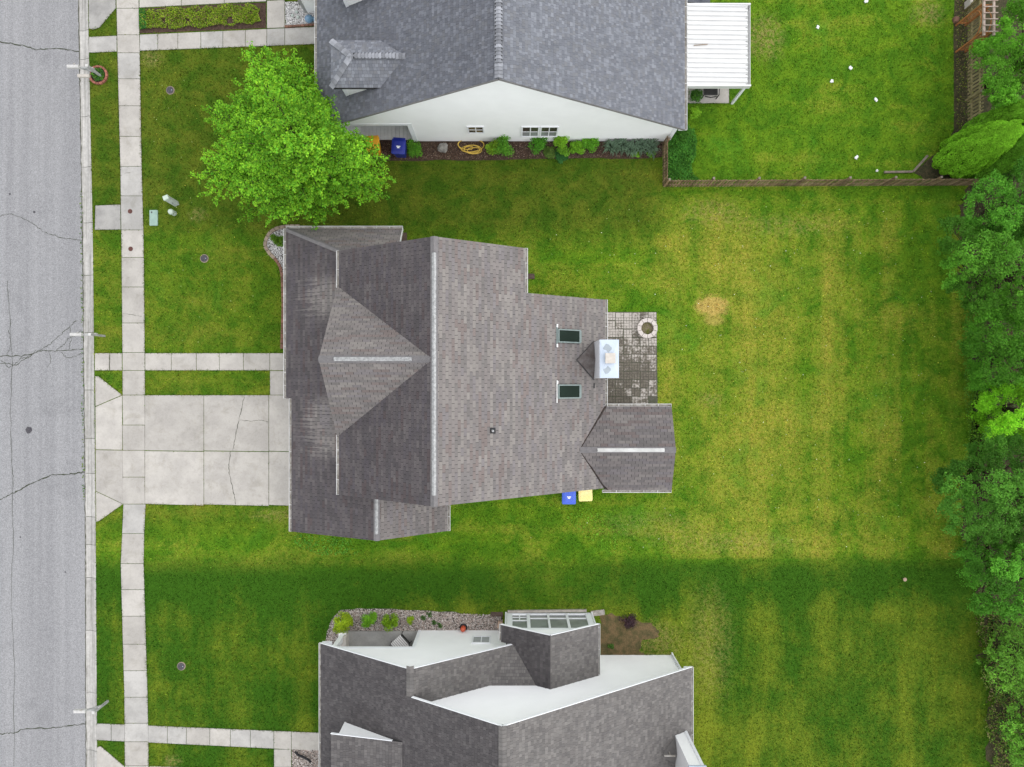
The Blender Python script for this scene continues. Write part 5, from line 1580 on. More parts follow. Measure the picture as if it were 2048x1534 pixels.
pebbles("gravel", [[(585,1499),(640,1499),(640,1560),(585,1560)]], 900, GC, .018, .042, .03, 2, "loose river pebbles in the southern house's front corner")
pebbles("gravel", [[(533,486),(540,468),(570,458),(585,500),(585,560),(568,555),(560,528),(540,506)]], 1100, WC, .018, .04, .03, 3, "loose white pebbles at the middle house's front corner")
pebbles("gravel", [[(572,6),(634,4),(634,49),(572,53)]], 1200, WC, .02, .045, .03, 4, "loose white pebbles at the northern house's front corner")

# white stone bed: brick edge and blue ornament
be = empty("bed_edging", W(600,53), "dark red brick edging below the northern white stone bed", "edging")
for k in range(8):
    m = MB(); a = W(574+k*8, 54.5-k*.6); m.obox(a+Vector((0,0,.05)), (1,.05,0), (-.05,1,0), (0,0,1), .098, .05, .06); m.build("brick", M['brick_dull'], be, bevel=.01)
b = W(620,41); t = empty("garden_ornament", b, "blue glazed ornament in the northern white stone bed", "ornament")
m = MB(); m.lathe(b, [(.12,.03),(.20,.12),(.22,.2),(.12,.3),(.10,.34)], 14); m.build("pot", M['bluefig'], t, smooth=True)
m = MB(); m.lathe(b+Vector((.25,.02,0)), [(.08,.03),(.13,.10),(.05,.2)], 12); m.build("lid", M['bluefig'], t, smooth=True)
for k, (px, py) in enumerate(((586,33),(597,36),(594,26))):
    b = W(px, py); m = MB(); m.lathe(b, [(.03,.0),(.05,.04),(.09,.10),(.06,.14),(0.01,.15)], 7)
    m.build("succulent", M['ped'], label=("grey rosette plant in the white stone bed, "+("leftmost","rightmost","topmost")[k]), cat="plant", group="rosette plants in the white stones")

# southern yard things
b = W(927,1254)
t = empty("garden_ornament", b, "red and white ornament with black base in the southern gravel bed", "ornament")
m = MB(); m.lathe(b, [(.19,.02),(.20,.06),(.14,.10)], 18); m.build("base", M['black'], t)
m = MB(); m.lathe(b, [(.13,.10),(.12,.22),(.14,.36),(.10,.46),(.03,.50)], 16); m.build("body", M['red'], t, smooth=True)
m = MB(); m.obox(b+Vector((.0,-.12,.28)), (1,0,0), (0,1,0), (0,0,1), .05, .02, .07); m.build("badge", M['white'], t)
b = W(1000,1248); m = MB(); m.obox(b+Vector((0,0,.1)), (1,-.15,0), (.15,1,0), (0,0,1), .12, .17, .10); m.build("planter_box", M['terra'], label="tan planter box at the sunroom's left corner", cat="planter", bevel=.02)
b = W(995,1228); m = MB(); m.box(b.x-.35,b.x+.28,b.y-.11,b.y+.11,0,.05); m.box(b.x-.35,b.x+.28,b.y-.11,b.y-.07,.05,.09); m.box(b.x-.35,b.x+.28,b.y+.07,b.y+.11,.05,.09)
m.build("splash_block", M['splash'], label="brown splash block left of the sunroom", cat="splash block", group="brown splash blocks")
m = MB(); m.obox((W(1094,1221)+Vector((0,0,.07))), (1,.012,0), (-.012,1,0), (0,0,1), 2.02, .055, .07); m.build("landscape_timber", M['wood_grey'], label="long grey timber in front of the sunroom", cat="timber")
b = W(1195,1225); t = empty("splash_block", b, "grey framed splash block right of the sunroom", "splash block", "splash blocks")
m = MB(); m.obox(b+Vector((0,0,.03)), (1,.13,0), (-.13,1,0), (0,0,1), .33, .11, .03); m.build("tray", M['gutter_in'], t)
for s in (-1,1):
    m = MB(); m.obox(b+Vector((-.13*s*.115,s*.115,.05)), (1,.13,0), (-.13,1,0), (0,0,1), .345, .012, .05); m.build("rim", M['wood_grey'], t)
m = MB(); m.obox(b+Vector((.34,.045,.05)), (1,.13,0), (-.13,1,0), (0,0,1), .012, .10, .05); m.build("rim", M['wood_grey'], t)
# drain pipe
pts = [W(590,1503,.10), W(596,1510,.12), W(606,1514,.14), W(616,1519,.2), W(622,1524,.4)]
m = MB(); P = []; rr = []
for a, b in zip(pts, pts[1:]):
    for k in range(8): P.append(a.lerp(b, k/8)); rr.append(.062 if k % 2 else .05)
m.tube(P, rr, 10); m.build("drain_pipe", M['black'], label="black corrugated drain pipe lying on gravel", cat="pipe", smooth=False)

# porch chair with striped cushions
def stripe_mat():
    t = NT("striped_cushion"); w = t.n('ShaderNodeTexWave'); 
    tc = t.n('ShaderNodeTexCoord'); t.l(tc.outputs['Object'], w.inputs['Vector']); w.inputs['Scale'].default_value = 3.2; w.bands_direction = 'X'
    return t.fin(t.mix(t.ramp(w.outputs['Fac'], .45, .55), (.74,.72,.70), (.40,.38,.37)), .9, .1)
M['stripe'] = stripe_mat()
b = W(803,1282,.13)
t = empty("porch_chair", b, "black metal porch chair with grey striped cushions", "chair")
t.rotation_euler = (0,0,R(-138))
def LB(f, name, mat, parent=t, **k):
    m = MB(); f(m); m.v = [(x+b.x,y+b.y,z+b.z) for x,y,z in m.v]; return m.build(name, mat, parent, **k)
LB(lambda m: m.box(-.33,.33,-.34,.30,.36,.50), "seat_cushion", M['stripe'], bevel=.03)
LB(lambda m: m.obox((0,.38,.72), (1,0,0), (0,.22,1), (0,1,-.22), .33, .30, .07), "back_cushion", M['stripe'], bevel=.03)
LB(lambda m: (m.tube([(-.38,-.32,.0),(-.38,-.32,.60),(-.38,.30,.62),(-.38,.5,1.05)], .02, 8)), "side_frame", M['black_metal'])
LB(lambda m: (m.tube([(.38,-.32,.0),(.38,-.32,.60),(.38,.30,.62),(.38,.5,1.05)], .02, 8)), "side_frame", M['black_metal'])
LB(lambda m: (m.tube([(-.38,.34,.0),(-.38,.30,.62)], .02, 8)), "leg", M['black_metal']); LB(lambda m: (m.tube([(.38,.34,.0),(.38,.30,.62)], .02, 8)), "leg", M['black_metal'])
LB(lambda m: m.box(-.38,.38,-.31,.31,.30,.35), "seat_frame", M['black_metal'])
for k in range(5): LB(lambda m, k=k: m.tube([(-.30+.15*k,.30,.40),(-.30+.15*k,.50,1.04)], .012, 6), "back_bar", M['black_metal'])
LB(lambda m: m.tube([(-.38,.5,1.05),(.38,.5,1.05)], .02, 8), "top_rail", M['black_metal'])
# dark chair under the patio cover
b = W(1417,186,.05)
t = empty("patio_chair", b, "dark metal chair half under the white patio cover", "chair")
LB(lambda m: m.box(-.36,.36,-.28,.28,.36,.44), "seat", M['black_metal'], t, bevel=.03)
LB(lambda m: m.obox((0,.36,.75), (1,0,0), (0,.2,1), (0,1,-.2), .36, .36, .03), "backrest", M['black_metal'], t, bevel=.02)
for s in (-1,1):
    LB(lambda m: m.tube([(s*.38,-.3,0),(s*.38,-.32,.55),(s*.38,.0,.62),(s*.38,.32,.60)], .03, 8), "armrest", M['black_metal'], t)
    LB(lambda m: m.tube([(s*.34,.32,0),(s*.34,.30,.4)], .025, 8), "leg", M['black_metal'], t)
LB(lambda m: m.tube([(-.3,-.34,.42),(0,-.40,.42),(.3,-.34,.42)], .03, 8), "front_rail", M['black_metal'], t)

# fences
def picket_mesh(w, h, t, name, mat, ear=.05):
    m = MB(); P = [(-w/2,0),(w/2,0),(w/2,h-ear),(w/2-ear*.7,h),(-w/2+ear*.7,h),(-w/2,h-ear)]
    n = len(P); m.add([(x,-t/2,z) for x,z in P]+[(x,t/2,z) for x,z in P], [tuple(range(n)), tuple(range(2*n-1,n-1,-1))]+[(i,n+i,n+(i+1)%n,(i+1)%n) for i in range(n)])
    return m.mesh(name, M[mat])
def fence(name, label, A, B, inside_dir, pitch, pw, h, mat, post_pitch, post_first=.3, rails=(.30,.95), post_h=None):
    A = Vector(A); B = Vector(B); d = (B-A).normalized(); L = (B-A).length; nrm = Vector((inside_dir[0],inside_dir[1],0))
    t = empty(name, A.lerp(B,.5), label, "fence", "wooden fences of the northern back yard"); o0 = org(t)
    pmh = [picket_mesh(pw, h+k*.015, .018, "picket", mat) for k in (-1,0,1)]
    ang = math.atan2(d.y, d.x); k = 0; x = pitch/2
    while x < L:
        ob = link_obj("picket", random.choice(pmh), t, A+d*x-o0+Vector((0,0,.03))); ob.rotation_euler = (random.uniform(-.012,.012), random.uniform(-.015,.015), ang); x += pitch
    for z in rails:
        m = MB(); m.bar(A+Vector((0,0,z))+nrm*.035, B+Vector((0,0,z))+nrm*.035, .045, .085); m.build("rail", M[mat], t)
    x = post_first
    while x < L+.05:
        p = A+d*min(x,L)+nrm*.10; ph = post_h or h-.02
        m = MB(); m.obox(p+Vector((0,0,ph/2)), d, nrm, (0,0,1), .045, .045, ph/2); po = m.build("post", M[mat], t)
        m = MB(); m.obox(p+Vector((0,0,ph+.015)), d, nrm, (0,0,1), .055, .055, .014); m.build("post_cap", M['timber'], po); x += post_pitch
    return t
cW = W(1325,374); cE = W(1948,371)
fence("picket_fence", "long weathered picket fence between the northern back yard and middle lawn", (cW.x,cW.y,0), (cE.x,cE.y,0), (0,1), .150, .092, 1.2, 'wood', 2.26, 2.30)
fence("picket_fence", "short weathered picket fence joining the northern house corner", (cW.x,12.35,0), (cW.x,cW.y+.05,0), (1,0), .150, .092, 1.2, 'wood', 2.1, .15)
fence("picket_fence", "olive wooden picket fence along the back border beside the arbor", (23.36,11.6,0), (23.36,22.5,0), (-1,0), .185, .095, 1.25, 'wood_olive', 2.35, .55, (.38,1.02))

# arbor
ab = empty("garden_arbor", (23.0,17.7,0), "orange cedar garden arbor with lattice sides and bleached rungs", "arbor")
ax0, ax1 = 22.76, 23.24
for yy in (17.0, 18.36):
    for xx in (ax0, ax1):
        m = MB(); m.box(xx-.035, xx+.035, yy-.035, yy+.035, 0, 2.12); m.build("post", M['cedar'], ab)
    for k in range(-3, 13):
        for sg in (1, -1):
            z0 = .25+k*.15; a = [ax0+.04, z0]; b_ = [ax1-.04, z0+.42*sg]
            pts = clip_poly([(a[0],a[1]-.014),(b_[0],b_[1]-.014),(b_[0],b_[1]+.014),(a[0],a[1]+.014)], ax0+.036, ax1-.036, .25, 1.95)
            if len(pts) < 3: continue
            m = MB(); n = len(pts); y_ = yy+.007*sg
            m.add([(p[0],y_-.005,p[1]) for p in pts]+[(p[0],y_+.005,p[1]) for p in pts], [tuple(range(n)), tuple(range(2*n-1,n-1,-1))]+[(i,n+i,n+(i+1)%n,(i+1)%n) for i in range(n)])
            m.build("lattice_slat", M['cedar'], ab)
    for z in (.25, 1.97):
        m = MB(); m.box(ax0+.036, ax1-.036, yy-.022, yy+.022, z-.03, z+.03); m.build("cross_rail", M['cedar'], ab)
for xx in (ax0, ax1):
    m = MB(); m.box(xx-.05, xx+.05, 16.78, 18.95, 2.125, 2.22); m.build("beam", M['cedar_pale'], ab)
    m = MB(); P = []
    for k in range(15):
        a = math.pi*k/14; P.append((xx, 17.68+.62*math.cos(a), 1.42+.58*math.sin(a)))
    m.tube(P, .028, 6); m.build("arch", M['cedar'], ab)
for k in range(7):
    yy = 16.95+k*.30
    m = MB(); m.box(ax0-.06, ax1+.16, yy-.018, yy+.018, 2.22, 2.27); m.build("rung", M['cedar_pale'], ab)

# landscape timbers at the corner bed
for (p, q_, lab) in (((1767,345),(1824,344),"weathered timber lying straight along the corner bed"), ((1825,344),(1854,312),"weathered timber lying slantwise beside the big arborvitae")):
    a, b = W(*p), W(*q_); m = MB(); m.bar(a+Vector((0,0,.05)), b+Vector((0,0,.05)), .11, .10); m.build("landscape_timber", M['timber'], label=lab, cat="timber", group="landscape timbers", bevel=.012)
# white scraps on the northern back lawn
scr = [((1731,3),"white scrap at the photo's top edge on the back lawn"),((1635,55),"white scrap nearest the patio cover on the back lawn"),((1700,136),"white scrap in the middle of the back lawn, upper of two"),((1663,163),"white scrap in the middle of the back lawn, lower of two"),((1751,200),"white pointed scrap nearest the back border"),((1712,316),"white scrap a little above the picket fence"),((1753,342),"round white scrap beside the corner timber")]
for i, (p, lab) in enumerate(scr):
    c = W(*p); r = random.Random(i); m = MB(); n = 9
    ring = [(c.x+math.cos(k*6.283/n)*r.uniform(.05,.11), c.y+math.sin(k*6.283/n)*r.uniform(.06,.13)) for k in range(n)]
    if i == 6: ring = [(c.x+math.cos(k*6.283/n)*.06, c.y+math.sin(k*6.283/n)*.06) for k in range(n)]
    m.add([(x,y,.05+r.uniform(0,.05)) for x,y in ring]+[(c.x+.01,c.y,.12)]+[(x,y,.02) for x,y in ring], [(k,(k+1)%n,n) for k in range(n)]+[(n+1+k,n+1+(k+1)%n,(k+1)%n,k) for k in range(n)])
    m.build("paper_scrap", M['print'], label=lab, cat="scrap", group="white scraps on the back lawn")
# hose coil
c = W(941,297); r = random.Random(4); P = []
for k in range(170):
    t = k/170*6.283*5.5; rr = .30+.14*math.sin(t*.37+1)+.10*math.sin(t*.71)
    P.append((c.x+.05+rr*1.5*math.cos(t+.2*math.sin(t*.3))+.14*math.sin(t*.23), c.y+rr*.70*math.sin(t)+.10*math.cos(t*.31), .06+.06*abs(math.sin(t*.8))))
m = MB(); m.tube(P, .021, 6); m.build("garden_hose", M['hose'], label="yellow garden hose coiled loosely on the mulch bed", cat="hose", smooth=True)
# boulder
def rock(c, rx, ry, rz, label, mat='rock', seed=1):
    r = random.Random(seed); m = MB(); seg = 12; rings = [(1,0),(1.05,.25),(.98,.6),(.78,.88),(.35,1.0)]
    off = [r.uniform(.82,1.18) for _ in range(seg)]; vs = []
    for q, z in rings:
        for k in range(seg):
            f = off[k]*r.uniform(.93,1.07); vs.append((c.x+rx*q*f*math.cos(k*6.283/seg), c.y+ry*q*f*math.sin(k*6.283/seg), z*rz*r.uniform(.92,1.06)))
    fs = [(i*seg+k,i*seg+(k+1)%seg,(i+1)*seg+(k+1)%seg,(i+1)*seg+k) for i in range(4) for k in range(seg)]+[tuple(range(4*seg,5*seg))]
    m.add(vs, fs); return m.build("boulder", M[mat], label=label, cat="rock")
rock(W(886,297), .25, .26, .26, "grey boulder on the mulch beside the coiled hose")
b = W(1910,41); rock(b, .16, .16, .2, "small reddish pot-like stone at the arbor's foot", 'brick_dull', 5)
m = MB(); b = W(1931,12); m.box(b.x-.07,b.x+.07,b.y-.18,b.y+.18,0,.5); m.build("planter_box", M['beige'], label="narrow cream planter box beside the arbor", cat="planter", bevel=.01)
b = W(1806,1157); m = MB(); m.lathe(b, [(.02,0),(.03,.12),(.10,.2),(.04,.26)], 8); m.build("garden_ornament", M['terra'], label="small orange plant tuft standing in the southern back lawn", cat="ornament")  # stands for a dried orange plant tuft

# ================================================================= VEGETATION
def leaf_quads(c, nrm, size, aspect, r, bend=.0):
    k = len(c)
    nrm = nrm/np.linalg.norm(nrm, axis=1, keepdims=True)
    a = r.normal(size=(k,3)); a -= nrm*(a*nrm).sum(1, keepdims=True); a /= np.linalg.norm(a, axis=1, keepdims=True)
    b = np.cross(nrm, a)
    L = size[:,None]; w = L*aspect
    V = np.stack([c-a*L*.5, c+b*w*.5+a*L*.05, c+a*L*.5, c-b*w*.5+a*L*.05], 1)
    return V.reshape(-1, 3)

def clumps_to_leaves(C, rad, cf, n, size, base, r, flat=.65, up=.8, var=.22, aspect=.6, tint=(.16,.06,.0)):
    k = len(C)
    idx = np.repeat(np.arange(k), n)
    d = r.normal(size=(k*n,3)); d /= np.linalg.norm(d, axis=1, keepdims=True)
    rr = r.random(k*n)**.45
    off = d*rr[:,None]*rad[idx][:,None]; off[:,2] *= flat
    c = C[idx]+off
    nrm = d*.8+np.array([0,0,up])+r.normal(size=(k*n,3))*.45
    sz = size*r.uniform(.6,1.25,k*n)
    V = leaf_quads(c, nrm, sz, aspect, r)
    f = cf[idx]*r.uniform(1-var,1+var,k*n)
    y = r.normal(size=k*n)*.5+.3*(cf[idx]-1)*2
    col = np.array(base)[None]*f[:,None]
    col *= 1+np.clip(y,-1,1)[:,None]*np.array(tint)[None]
    return V, np.clip(col, .003, .9)

def sample_poly(P, n, r, jitter=0):
    lo, hi = P.min(0), P.max(0); out = np.zeros((0,2))
    while len(out) < n:
        q = lo+(hi-lo)*r.random((n*2,2)); out = np.concatenate([out, q[inside(P,q)]])
    return out[:n]
def edge_dist(P, q):
    d = np.full(len(q), 1e9)
    for i in range(len(P)):
        a, b = P[i], P[(i+1)%len(P)]; ab = b-a
        t = np.clip(((q-a)@ab)/(ab@ab+1e-9), 0, 1); d = np.minimum(d, np.linalg.norm(q-(a+t[:,None]*ab), axis=1))
    return d

def tree(name, label, outline, zlo, zhi, nb, per, nleaf, leaf, rb, rc, base, seed, group=None, cat="tree", twig=60, low=.2, limbs=14, aspect=.6, tint=(.16,.06,0), thin=0.0, sprays=0, drop=1.8, fvar=.25):
    """crown built of boughs; every bough is a mound of small leaf sprays, with gaps between boughs"""
    r = np.random.default_rng(seed)
    P = np.array(outline, float)
    # spread-out bough centres (best-candidate sampling)
    q = sample_poly(P, 1, r)
    while len(q) < nb:
        c = sample_poly(P, 9, r)
        dd = np.min(np.linalg.norm(c[:,None]-q[None], axis=2), axis=1)
        q = np.concatenate([q, c[[np.argmax(dd)]]])
    ed = edge_dist(P, q); tmax = max(ed.max(), 1)
    z = zlo+(zhi-zlo)*np.sqrt(np.clip(ed/tmax*1.25, 0, 1))-r.random(nb)*.9
    z = np.where(r.random(nb) < low, np.maximum(zlo*.8, z-r.random(nb)*drop), z)
    d = (H-z)/F
    B = np.stack([(q[:,0]-1024)*d, (767-q[:,1])*d, z], 1)
    RB = rb*r.uniform(.65,1.25,nb); bf = r.uniform(1-fvar,1+fvar,nb)
    cx, cy = B[:,0].mean(), B[:,1].mean()
    idx = np.repeat(np.arange(nb), per); n = len(idx)
    v = r.normal(size=(n,3)); v[:,2] = np.abs(v[:,2])*1.1-.35; v /= np.linalg.norm(v, axis=1, keepdims=True)
    rad_dir = B-np.array([cx,cy,0]); rad_dir[:,2] = 0; rad_dir /= np.linalg.norm(rad_dir, axis=1, keepdims=True)+1e-6
    off = v*(RB[idx]*r.uniform(.55,1.05,n))[:,None]; off[:,2] *= .75
    stretch = (off*rad_dir[idx]).sum(1)
    off += rad_dir[idx]*(stretch*.45)[:,None]; off[:,2] -= np.abs(stretch)*.18
    C = B[idx]+off
    px = np.stack([1024+C[:,0]*F/(H-C[:,2]), 767-C[:,1]*F/(H-C[:,2])], 1)
    ok = inside(P, px)
    C, idx = C[ok], idx[ok]
    if sprays:
        # leafy twig tips poking past the outline
        per_ = np.concatenate([P, P[:1]]); sg = np.linalg.norm(np.diff(per_, axis=0), axis=1); cum = np.concatenate([[0], np.cumsum(sg)])
        cen_ = q.mean(0); eC = []; eI = []
        for s_ in r.random(sprays)*cum[-1]:
            j = np.searchsorted(cum, s_)-1; e = P[j]+(per_[j+1]-P[j])*(s_-cum[j])/max(sg[j],1e-6)
            dr = (e-cen_)/np.linalg.norm(e-cen_); dr = dr+r.normal(size=2)*.35
            if e[0] > 2048: continue
            bi = int(np.argmin(np.linalg.norm(q-e, axis=1))); L_ = r.uniform(0, 11); z0 = max(zlo*.7, z[bi]-.3)
            for k_ in range(5):
                p_ = e+dr*(-14+(L_+14)*k_/4); zz_ = z0-.07*k_+r.normal()*.06; d_ = (H-zz_)/F
                eC.append(((p_[0]-1024)*d_, (767-p_[1])*d_, zz_)); eI.append(bi)
        C = np.concatenate([C, np.array(eC)]); idx = np.concatenate([idx, np.array(eI)])
    if thin: k_ = r.random(len(C)) > thin; C, idx = C[k_], idx[k_]
    cf = bf[idx]*r.uniform(.85,1.18,len(C)); rad = rc*r.uniform(.6,1.3,len(C))
    V, col = clumps_to_leaves(C, rad, cf, nleaf, leaf, base, r, flat=.8, up=.7, aspect=aspect, tint=tint)
    bx, by = cx, cy
    T = empty(name, (bx, by, 0), label, cat, group)
    me = np_mesh("crown", V, 4, M['leaf'], col, np.array([bx,by,0]))
    link_obj("crown", me, T)
    m = MB(); top = zlo+(zhi-zlo)*.7
    m.tube([(bx,by,-.1),(bx+.04,by,.5),(bx,by+.05,zlo*.8),(bx+.1,by-.05,top)], [.24,.17,.14,.05], 9)
    m.build("trunk", M['bark'], T)
    m = MB()
    for i in range(nb):
        p = B[i]; z0 = min(max(zlo*.55, p[2]-.8*math.hypot(p[0]-bx, p[1]-by)), top*.95)
        a = Vector((bx,by,z0)); b = Vector(p); mid = a.lerp(b,.55)+Vector((r.normal()*.12, r.normal()*.12, .12))
        m.tube([a, mid, b], [.055, .035, .012], 5, cap=False)
    for k in r.choice(len(C), min(twig*3, len(C)), replace=False):
        a = Vector(B[idx[k]]); b = Vector(C[k]); m.tube([a, a.lerp(b,.6)+Vector((0,0,.04)), b], [.012,.009,.004], 4, cap=False)
    m.build("limbs", M['bark'], T)
    return T

main_outline = [(512,104),(522,100),(545,126),(572,118),(590,132),(604,128),(632,162),(640,196),(664,200),(688,203),(690,228),(704,246),(690,262),(728,272),(758,284),(776,308),(788,330),(762,342),(797,364),(788,384),(764,400),(748,424),(712,412),(684,432),(652,424),(618,442),(586,424),(548,446),(518,440),(530,420),(496,432),(456,428),(448,408),(462,394),(424,388),(438,368),(408,342),(430,326),(398,280),(434,264),(414,222),(444,206),(470,214),(466,180),(492,158),(486,132)]
def spreading_tree(name, label, outline, cpx, layers, colr, leaf, seed, cat="tree"):
    """crown of tiered branches: limbs from the trunk, side twigs, small leaf sprays along every twig"""
    r = np.random.default_rng(seed); P = np.array(outline, float); c = np.array(cpx, float)
    def rim(th):
        d = np.array([math.cos(th), math.sin(th)]); best = 0
        for i in range(len(P)):
            a, b_ = P[i], P[(i+1)%len(P)]; e = b_-a; den = d[0]*e[1]-d[1]*e[0]
            if abs(den) < 1e-9: continue
            w = a-c; t = (w[0]*e[1]-w[1]*e[0])/den; u = (w[0]*d[1]-w[1]*d[0])/den
            if t > 0 and 0 <= u <= 1: best = max(best, t)
        return best
    base = W(c[0], c[1], 5.0); bx, by = base.x, base.y
    T = empty(name, (bx, by, 0), label, cat)
    C = []; cf = []; m = MB()
    m.tube([(bx,by,-.1),(bx+.03,by,.4),(bx,by+.04,1.8),(bx+.06,by,4.5),(bx,by,6.8)], [.26,.19,.16,.10,.03], 10)
    m.build("trunk", M['bark'], T); m = MB()
    for (n, f0, z_root, z_tip) in layers:
        off = r.random()*6.28
        for k in range(n):
            if r.random() < .10: continue
            th = off+6.283*k/n+r.normal()*.14; R_ = rim(th)*f0*r.uniform(.86,1.03)
            if f0 > .95: R_ = rim(th)*r.uniform(.90,1.06)
            e2 = c+R_*np.array([math.cos(th), math.sin(th)]); zt = z_tip+r.normal()*.25
            tip = W(e2[0], e2[1], zt); root = Vector((bx, by, z_root+r.normal()*.2))
            L = (tip-root).length; bend = Vector((r.normal()*.15, r.normal()*.15, .16*L*.6))
            pt = lambda t: root.lerp(tip, t)+bend*(4*t*(1-t))*.8
            m.tube([pt(t) for t in (0,.25,.5,.75,1)], [.05,.04,.03,.018,.006], 5, cap=False)
            bf = r.uniform(.68,1.28); d = (tip-root).normalized(); side = Vector((-d.y, d.x, 0)).normalized()
            ns = max(4, int(L/.27)); sg = 1
            for j in range(ns):
                t = .30+.70*(j+r.random()*.6)/ns
                if t > 1: t = 1
                o = pt(t); sg = -sg
                l2 = L*.30*(1.15-t)+r.uniform(.18,.42)
                q = (side*sg*r.uniform(.55,1.0)+d*r.uniform(.45,.95)+Vector((0,0,r.uniform(-.15,.30)))).normalized()
                if j == ns-1: q = d
                m.tube([o, o+q*l2], [.010,.003], 4, cap=False)
                kk = max(2, int(l2/.13))
                for i in range(kk):
                    p = o+q*l2*(i+.6)/kk; C.append((p.x+r.normal()*.03, p.y+r.normal()*.03, p.z+r.normal()*.04)); cf.append(bf*r.uniform(.86,1.16))
    m.build("limbs", M['bark'], T)
    C = np.array(C); cf = np.array(cf)
    V, col = clumps_to_leaves(C, np.full(len(C), .155)*r.uniform(.7,1.3,len(C)), cf, 15, leaf, colr, r, flat=.8, up=.75, var=.25, aspect=.62, tint=(.40,.12,0))
    link_obj("crown", np_mesh("crown", V, 4, M['leaf'], col, np.array([bx,by,0])), T)
    print("leaf sprays", len(C))
    return T
spreading_tree("broadleaf_tree", "bright lime-green tree overlapping the northern house's front roof", main_outline, (600,290),
    [(32,1.0,2.6,3.1),(28,.93,3.4,4.4),(22,.76,4.3,5.7),(16,.56,5.2,6.8),(10,.36,6.0,7.6),(5,.15,6.6,8.2)], (.172,.392,.026), .112, 5)
tw = [("trees along the back", None)]
G = "row of trees along the back of the lots"
X2 = 2170
trees = [
 ("mid-green tree behind the garden arbor", [(2024,4),(2048,-10),(X2,-10),(X2,215),(2048,206),(2000,210),(1978,195),(1972,165),(1960,132),(1976,114),(1956,102),(1944,88),(1986,82),(2002,64),(2012,40)], 2.0, 6.0, (.075,.190,.028)),
 ("dark green tree crowding the fence's end corner", [(1940,400),(1965,362),(2010,345),(2048,310),(X2,290),(X2,470),(2048,470),(1990,466),(1945,448),(1930,425)], 2.0, 6.2, (.048,.135,.024)),
 ("large medium-green tree below the fence corner, reaching farthest left there", [(1880,452),(1905,438),(1940,450),(1990,440),(2060,450),(X2,440),(X2,650),(2060,650),(2000,640),(1950,624),(1925,604),(1918,580),(1893,572),(1910,548),(1886,542),(1898,515),(1885,492)], 2.0, 7.0, (.058,.150,.026)),
 ("medium-green tree in the middle of the back row", [(1935,660),(1962,630),(1990,612),(2060,620),(X2,620),(X2,790),(2060,800),(1990,770),(1945,775),(1950,735),(1930,700)], 1.8, 6.5, (.055,.150,.024)),
 ("brightest yellow-green tree of the back row", [(1955,812),(1970,790),(1990,776),(2060,770),(X2,770),(X2,890),(2060,880),(2010,876),(1965,856)], 2.0, 6.0, (.110,.250,.026)),
 ("big dark bluish-green tree reaching farthest into the lawn", [(1870,958),(1905,928),(1935,925),(1938,905),(1962,868),(2000,870),(2060,880),(X2,880),(X2,1080),(2060,1085),(2000,1078),(1945,1084),(1892,1064),(1908,1042),(1880,1020),(1892,990)], 2.0, 7.2, (.050,.128,.028)),
 ("medium-green tree just below the dark bluish one", [(1913,1094),(1938,1090),(1960,1098),(2010,1090),(2060,1090),(X2,1090),(X2,1235),(2060,1230),(2000,1226),(1955,1218),(1938,1195),(1948,1170),(1928,1140)], 1.8, 6.3, (.055,.155,.028)),
]
for i, (lab, ol, z0, z1, colr) in enumerate(trees):
    A = abs(sum(ol[k][0]*ol[(k+1)%len(ol)][1]-ol[(k+1)%len(ol)][0]*ol[k][1] for k in range(len(ol))))/2
    nb = max(8, int(A/1500))
    tree("broadleaf_tree", lab, ol, z0, z1, nb, 40, 42, .086, .62, .21, (colr[0]*1.65*(1.25 if i == 4 else 1), colr[1]*1.75*(1.25 if i == 4 else 1), colr[2]*1.0), 60+i, G, twig=25, low=.35, sprays=80, drop=2.6, fvar=.42)
tree("slender_tree", "thin pale tree with bare twigs in the lower right corner", [(1950,1310),(1975,1300),(1992,1250),(2048,1235),(X2,1240),(X2,1400),(2048,1400),(2000,1382),(1965,1345)], 1.2, 4.5, 40, 20, 30, .10, .75, .22, (.140,.320,.040), 80, G, twig=70, low=.5, thin=.22)
tree("slender_tree", "thin leafy tree at the photo's bottom right corner", [(2004,1440),(2022,1405),(2048,1400),(X2,1400),(X2,1570),(2040,1570),(2012,1490)], 1.2, 4.2, 34, 20, 32, .10, .7, .22, (.140,.330,.040), 81, G, twig=50, low=.5, thin=.2)

